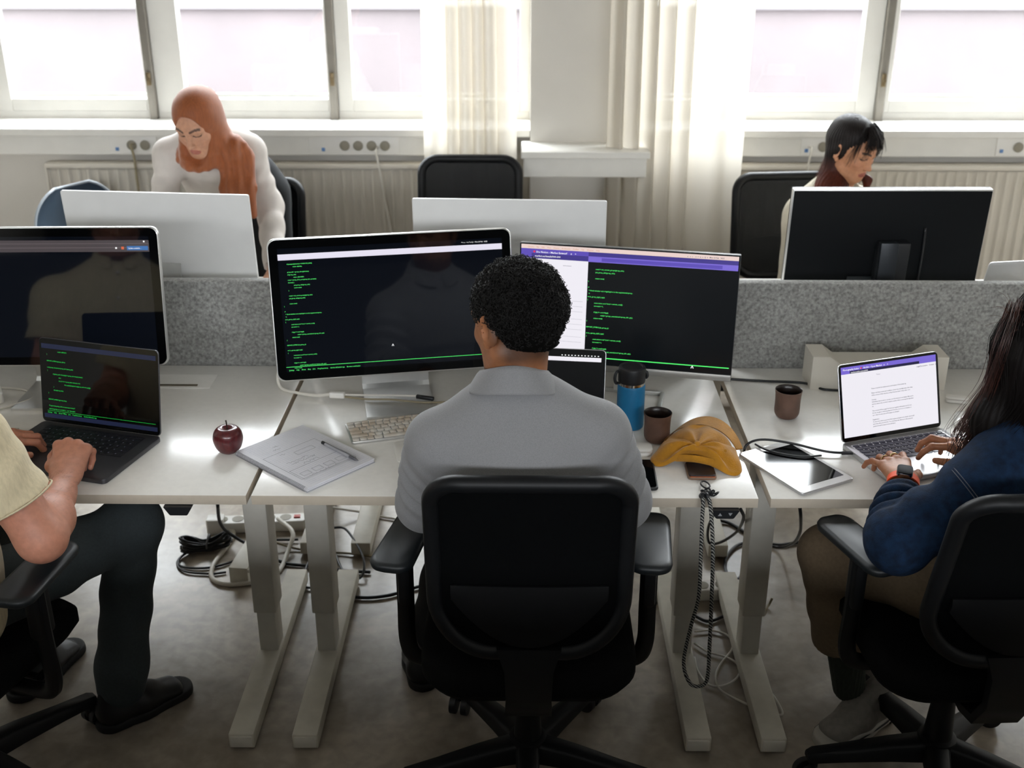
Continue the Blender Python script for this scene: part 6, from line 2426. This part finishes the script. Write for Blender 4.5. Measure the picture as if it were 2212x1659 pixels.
fly.build('stray_hairs', mat('light_stray_hair', '#4b2c1c', .4), hw, True, None, org=ORG)


# ---- the woman in the headscarf, leaning on the far desk
ORG = X3((-1.17, 4.45, 0))
wh = thing('person', 'woman in a rust-brown headscarf and white jacket leaning over the far desk', 'person', tuple(ORG))
skin = X3(srgb('#c08e72'))
hc = X3((-1.168, 4.05, 1.292))
HR = frame((-.20, -.87, -.44), (-.06, -.2, 1))
spc = [(X3((-1.20, 4.60, .93)), (.155, .12)), (X3((-1.195, 4.48, 1.01)), (.125, .100)), (X3((-1.185, 4.36, 1.085)), (.135, .105)), (X3((-1.178, 4.25, 1.15)), (.145, .095)), (X3((-1.18, 4.18, 1.18)), (.105, .075)), (X3((-1.178, 4.13, 1.215)), (.06, .055))]
u = X3((1, .12, 0)); u /= np.linalg.norm(u)
Rsh, Lsh = X3((-1.315, 4.15, 1.150)), X3((-1.035, 4.20, 1.150))
Rel, Lel = X3((-1.36, 4.12, .965)), X3((-.965, 4.15, .965))
Rwr, Lwr = X3((-1.36, 3.90, .785)), X3((-.905, 3.90, .785))
F = Field(hc - X3((.15, .17, .2)), hc + X3((.15, .20, .16)), .0023)
F.cone(spc[4][0], hc + HR @ X3((0, -.02, -.03)), .050, .046, k=.03)
head(F, hc, HR, .96, (0, 0), fem=True)
V, Q = F.mesh(1)
C = face_paint(V, flatcol(V, skin), hc, HR, .96, skin, srgb('#9b4c44'), srgb('#3a241b'))
legs = [[X3((-1.24, 4.62, .90)), X3((-1.26, 4.60, .50)), X3((-1.27, 4.66, .10))], [X3((-1.08, 4.62, .90)), X3((-1.06, 4.58, .50)), X3((-1.05, 4.64, .10))]]
parts = [(V, Q, C), body_core(spc, u, legs, [spc[4][0], hc - X3((0, -.02, .05))], skin)]
for el, wr_, sd, f_ in ((Rel, Rwr, -1, (.05, -1, -.25)), (Lel, Lwr, 1, (-.05, -1, -.25))):
    V, Q, C, J, B = bare_arm(el, wr_, f_, (0, -.25, 1), sd, [(6, 12, 8)] * 4, (.6, .2), skin, srgb('#d8b09c'), .93, None, .003, (.034, .030, .024))
    parts.append((V, Q, C))
V, Q, C = join_meshes(parts)
mesh_obj('body', V, Q, M_skin, wh, True, None, C, ORG)
M_blz = mat('off_white_jacket_cloth', '#cdc6c0', .85, var=.04, scale=30, bump=.1, bscale=300)
F = Field((-1.56, 3.84, .78), (-.78, 4.80, 1.32), .0055)
torso(F, spc, u, .05, .010)
F.flat(spc[3][0] + X3((0, -.02, -.03)), spc[1][0] + X3((0, -.06, -.05)), (.14, .09), (.15, .10), u, k=.05)
for sh, el, wr_ in ((Rsh, Rel, Rwr), (Lsh, Lel, Lwr)):
    F.cone(spc[5][0], sh + X3((0, 0, .012)), .048, .058, k=.05)
    F.ell(sh + X3((0, 0, .008)), (.056, .058, .054), k=.03)
    G = F.sub(np.minimum(np.minimum(sh, el), wr_) - .09, np.maximum(np.maximum(sh, el), wr_) + .09)
    G.cone(sh, el, .056, .050, k=.035, wr=(.003, 3.4, X3((30, 40, 0))))
    G.cone(el, wr_ - (wr_ - el) * .08, .050, .041, k=.03, wr=(.003, 3.6, X3((30, 0, 40))))
    G.cut(wr_ - (wr_ - el) * .08, wr_ - el)
    F.merge(G, .03)
jk = put('jacket', F, M_blz, wh, ORG, lambda V: .0026 * wobble(V * X3((1, 1, .6)), 24, 41, 3))
pk = MB()
a_, b2 = spc[4][0] + X3((.012, -.105, -.02)), spc[1][0] + X3((.03, -.175, -.07))
pk.tube(catmull([a_, (a_ + b2) / 2 + X3((.0, -.012, -.005)), b2], 8), .003, 6)
pk.build('front_opening', mat('dark_trim_line', '#57493d', .7), jk, True, None, org=ORG)
F = Field((-1.48, 4.40, .02), (-.85, 4.86, 1.05), .007)
F.flat((-1.18, 4.61, .97), (-1.17, 4.63, .86), (.155, .115), (.165, .125), u, k=.04)
for l in legs: limb_chain(F, l, [.098, .074, .062], .04)
put('trousers', F, M_trou_b, wh, ORG)
for x, y in ((-1.27, 4.70), (-1.05, 4.68)):
    shoe('shoe', wh, ORG, (x, y, 0), (x - .01, y - .24, 0), .1, M_blackshoe, M_blacksole, .085)
# headscarf
M_scarf = mat('rust_brown_scarf', '#8f4a1c', .6, var=.14, scale=30, stretch=(6, 6, .5), bump=.12, bscale=200, sheen=.3)
L_ = lambda *p: hc + HR @ (X3(p) * .96)
F = Field(hc + X3((-.17, -.19, -.34)), hc + X3((.24, .20, .17)), .0032)
F.ell(L_(0, -.015, .042), (.085, .105, .090), HR, k=.02)
F.ell(L_(0, -.025, -.045), (.083, .085, .095), HR, k=.04)
F.cone(L_(-.050, .03, -.062), L_(.0, .060, -.105), .030, .026, k=.03).cone(L_(.050, .03, -.062), L_(.0, .060, -.105), .030, .026, k=.03)
F.cone(L_(0, .0, -.08), X3((-1.176, 4.12, 1.20)), .066, .074, k=.04)
for i, (dz, rr_) in enumerate(((0, .072), (-.022, .078), (-.042, .080))):
    ctr = X3((-1.178, 4.095, 1.205 + dz))
    pr = None
    for a in np.linspace(0, 2 * math.pi, 17):
        p = ctr + X3((math.cos(a) * rr_, math.sin(a) * rr_ * .95, -.018 * math.cos(a + math.pi / 2) + .006 * math.sin(2 * a + i)))
        if pr is not None: F.cone(pr, p, .015, .015, k=.012)
        pr = p
F.ell(L_(0, .122, -.008), (.069, .085, .102), HR, k=.008, sub=True)
tl = [L_(.082, -.03, .0), hc + X3((.112, .02, -.09)), X3((-1.052, 4.085, 1.16)), X3((-1.048, 4.045, 1.06)), X3((-1.045, 4.03, .96))]
wds = [(.030, .040), (.045, .030), (.062, .022), (.064, .018), (.064, .016)]
for i in range(4): F.flat(tl[i], tl[i + 1], wds[i], wds[i + 1], X3((1, .25, 0)), k=.03)
def scarf_fold(V):
    q = (V - hc) @ HR
    tail = np.clip((V[:, 0] + 1.115) / .03, 0, 1) * np.clip((1.27 - V[:, 2]) / .05, 0, 1)
    up = np.clip(q[:, 2] / .05, 0, 1)
    ang = np.arctan2(q[:, 1], q[:, 2] + .05)
    return .0045 * tail * np.sin(V[:, 0] * 165 + 3 * V[:, 2] + .3 * wobble(V, 6, 2)) + .0026 * (1 - tail) * np.sin(q[:, 0] * 150 + 45 * q[:, 1] + 2 * wobble(V, 12, 4)) * np.clip((q[:, 0] - .02) / .03, .25, 1) * np.clip((.11 - q[:, 2]) / .05, 0, 1) + .0012 * wobble(V, 40, 6)
put('headscarf', F, M_scarf, wh, ORG, scarf_fold)


# ---- the dark-haired woman at the far right desk
ORG = X3((1.22, 4.40, 0))
wd_ = thing('person', 'woman with long dark hair and a fringe, seated behind the dark monitor', 'person', tuple(ORG))
skin = X3(srgb('#b57f5e'))
hc = X3((1.258, 4.36, 1.140))
HR = frame((.58, -.74, -.34), (.05, -.05, 1))
c0 = X3((1.20, 4.42, 0))
u = X3((.93, .36, 0)); fw = X3((.36, -.93, 0))
spc = [(c0 + (0, 0, .585), (.17, .115)), (c0 + (0, 0, .70), (.155, .105)), (c0 + (0, -.01, .82), (.165, .11)), (c0 + fw * .02 + (0, 0, .88), (.150, .10)), (c0 + fw * .025 + (0, 0, .935), (.11, .08)), (c0 + fw * .03 + (0, 0, .985), (.058, .055))]
Rsh, Lsh = c0 - u * .120 + (0, 0, .885), c0 + u * .150 + (0, 0, .905)
Rel, Lel = X3((1.085, 4.22, .79)), X3((1.42, 4.36, .76))
Rwr, Lwr = X3((1.08, 4.02, .79)), X3((1.38, 4.10, .79))
F = Field(hc - X3((.15, .17, .22)), hc + X3((.15, .17, .16)), .0023)
F.cone(spc[4][0], hc + HR @ X3((0, -.02, -.03)), .050, .046, k=.03)
head(F, hc, HR, .97, fem=True)
V, Q = F.mesh(1)
C = face_paint(V, flatcol(V, skin), hc, HR, .97, skin, srgb('#8a3a36'), srgb('#221510'))
legs = [[c0 - u * .085 + fw * .05 + (0, 0, .565), c0 - u * .09 + fw * .45 + (0, 0, .565), c0 - u * .09 + fw * .45 + (0, 0, .1)], [c0 + u * .085 + fw * .05 + (0, 0, .565), c0 + u * .09 + fw * .45 + (0, 0, .565), c0 + u * .09 + fw * .45 + (0, 0, .1)]]
parts = [(V, Q, C), body_core(spc, u, legs, [spc[4][0], hc - X3((0, 0, .06))], skin)]
for el, wr_, sd, f_ in ((Rel, Rwr, -1, (.3, -1, -.05)), (Lel, Lwr, 1, (-.15, -1, -.05))):
    V, Q, C, J, B = bare_arm(el, wr_, f_, (0, -.05, 1), sd, TYPE, (.4, .2), skin, srgb('#d8b09c'), .93, None, .003, (.034, .030, .024))
    parts.append((V, Q, C))
V, Q, C = join_meshes(parts)
mesh_obj('body', V, Q, M_skin, wd_, True, None, C, ORG)
M_bei = mat('beige_jacket_cloth', '#b5ad9b', .9, var=.06, scale=60, bump=.15, bscale=300)
F = Field(c0 + X3((-.36, -.46, .50)), c0 + X3((.36, .20, 1.06)), .0055)
torso(F, spc, u, .05, .010)
for sh, el, wr_ in ((Rsh, Rel, Rwr), (Lsh, Lel, Lwr)):
    F.cone(spc[5][0] - X3((0, 0, .015)), sh, .046, .058, k=.05)
    G = F.sub(np.minimum(np.minimum(sh, el), wr_) - .09, np.maximum(np.maximum(sh, el), wr_) + .09)
    G.cone(sh, el, .054, .050, k=.035, wr=(.005, 2.4, X3((20, 30, 0))))
    G.cone(el, wr_ - (wr_ - el) * .1, .050, .046, k=.03).cut(wr_ - (wr_ - el) * .1, wr_ - el)
    F.merge(G, .03)
F.ell(hc + HR @ X3((0, .09, -.16)), (.05, .05, .07), k=.02, sub=True)
put('jacket', F, M_bei, wd_, ORG, lambda V: .004 * wobble(V, 18, 51))
F = Field(c0 + X3((-.30, -.62, .02)), c0 + X3((.42, .22, .74)), .007)
torso(F, [(spc[0][0], (.175, .105)), (spc[1][0] - X3((0, 0, .04)), (.16, .105))], u, .05)
M_knit = mat('speckled_knit', '#8d867a', .95, var=.6, scale=90, detail=2, col2='#3a3632')
for l in legs: limb_chain(F, l, [.092, .074, .055], .035)
put('trousers', F, M_knit, wd_, ORG)
for l in legs:
    shoe('shoe', wd_, ORG, tuple(l[2] * X3((1, 1, 0)) - fw * .05), tuple(l[2] * X3((1, 1, 0)) + fw * .19), .1, M_blackshoe, M_blacksole, .085)
F = Field(hc + X3((-.26, -.20, -.27)), hc + X3((.22, .22, .17)), .0033)
bk = lambda x, y, z: hc + HR @ (X3((x, y, z)) * .97)
W_ = lambda x, y, z: hc + X3((x, y, z))
F.ell(bk(0, -.022, .044), (.081, .101, .087), HR, k=.02)
F.ell(bk(.0, .124, -.030), (.064, .085, .108), HR, k=.010, sub=True)
F.ell(bk(.085, .055, -.02), (.03, .045, .055), HR, k=.012, sub=True)
F.ell(bk(-.088, .030, -.018), (.03, .040, .045), HR, k=.012, sub=True)
for a, b_, ra, rb in ((bk(0, -.05, .02), W_(-.045, .03, -.13), (.082, .055), (.075, .04)), (W_(-.045, .03, -.13), W_(-.085, .03, -.22), (.075, .04), (.07, .03)),
                      (bk(-.062, -.045, .0), W_(-.085, -.02, -.13), (.022, .045), (.03, .035)), (W_(-.085, -.02, -.13), W_(-.13, -.01, -.21), (.03, .035), (.03, .025)),
                      (bk(-.072, -.02, -.03), W_(-.045, -.055, -.15), (.020, .022), (.028, .018)), (W_(-.045, -.055, -.15), W_(-.04, -.075, -.25), (.028, .018), (.025, .015)),
                      (bk(.070, -.015, .0), W_(.078, .015, -.12), (.012, .028), (.008, .014)), (W_(.078, .015, -.12), W_(.070, -.01, -.25), (.008, .014), (.008, .012))):
    F.flat(a, b_, ra, rb, HR[:, 0], k=.03)
def hcol(V):
    t = np.clip((hc[2] - .02 - V[:, 2]) / .16, 0, 1)[:, None] * np.clip((hc[0] + .01 - V[:, 0]) / .06, 0, 1)[:, None] * .9
    t = np.maximum(t, np.clip((hc[2] - .06 - V[:, 2]) / .10, 0, 1)[:, None] * np.clip((V[:, 0] - hc[0] - .03) / .04, 0, 1)[:, None] * .8)
    return X3(srgb('#17100f')) * (1 - t) + X3(srgb('#6e2c18')) * t
M_hairv = mat('dark_hair_with_red_tips', '#808080', .5, spec=.22, vcol=True, var=.25, scale=30, stretch=(7, 7, .6))
hw = put('hair', F, M_hairv, wd_, ORG, lambda V: .0008 * np.sin(np.arctan2(V[:, 1] - hc[1], V[:, 0] - hc[0]) * 50 + 3 * wobble(V, 14, 2)), hcol)
r7 = np.random.default_rng(3)
M_fr = mat('dark_fringe_hair', '#120b0a', .5, spec=.25)
gf = [[bk(.012 + x * .25, .040, .130), bk(.006 + x * .75, .080, .098), bk(x, .1015 - 4.5 * x * x, .058), bk(x * 1.12, .1045 - 5 * x * x, .030 + .012 * math.sin(x * 90))] for x in np.linspace(-.045, .055, 26) if not -.042 < x < -.030]
strands('fringe', M_fr, hw, ORG, gf, 210, r7, .0013, .005)
gs_ = [[bk(-.010, .040, .130), bk(-.050, .060, .095), bk(-.070, .066, .045), bk(-.076, .060, .005), bk(-.072, .058, -.012)],
       [bk(-.010, .030, .130), bk(-.055, .045, .095), bk(-.078, .040, .045), bk(-.082, .030, .015)],
       [bk(.030, .040, .128), bk(.058, .055, .085), bk(.070, .060, .035), bk(.072, .058, -.01)]]
strands('fringe', M_fr, hw, ORG, gs_, 130, r7, .0013, .008)
gb = [[bk(-.03 + .015 * i, -.07, .09), bk(-.07 + .04 * i, -.095, .03), W_(-.085 + .05 * i, .05, -.06), W_(-.11 + .05 * i, .05, -.16), W_(-.15 + .06 * i, .04, -.23)] for i in range(4)] + [[bk(-.05, -.03, .09), bk(-.080, -.05, .03), W_(-.09, .0, -.07), W_(-.115, .0, -.15), W_(-.155, .0, -.215)]] * 3
strands('loose_lengths', mat('reddish_long_hair', '#4c1f13', .4, spec=.4), hw, ORG, gb, 200, r7, .0012, .008)
MB().tube([hc + HR @ (X3((-.082, .0 + .010 * math.cos(a), -.048 + .012 * math.sin(a))) * .97) for a in np.linspace(0, 6.283, 20, endpoint=False)], .0018, 6, True).build('earring', M_gold, wd_, True, None, org=ORG)
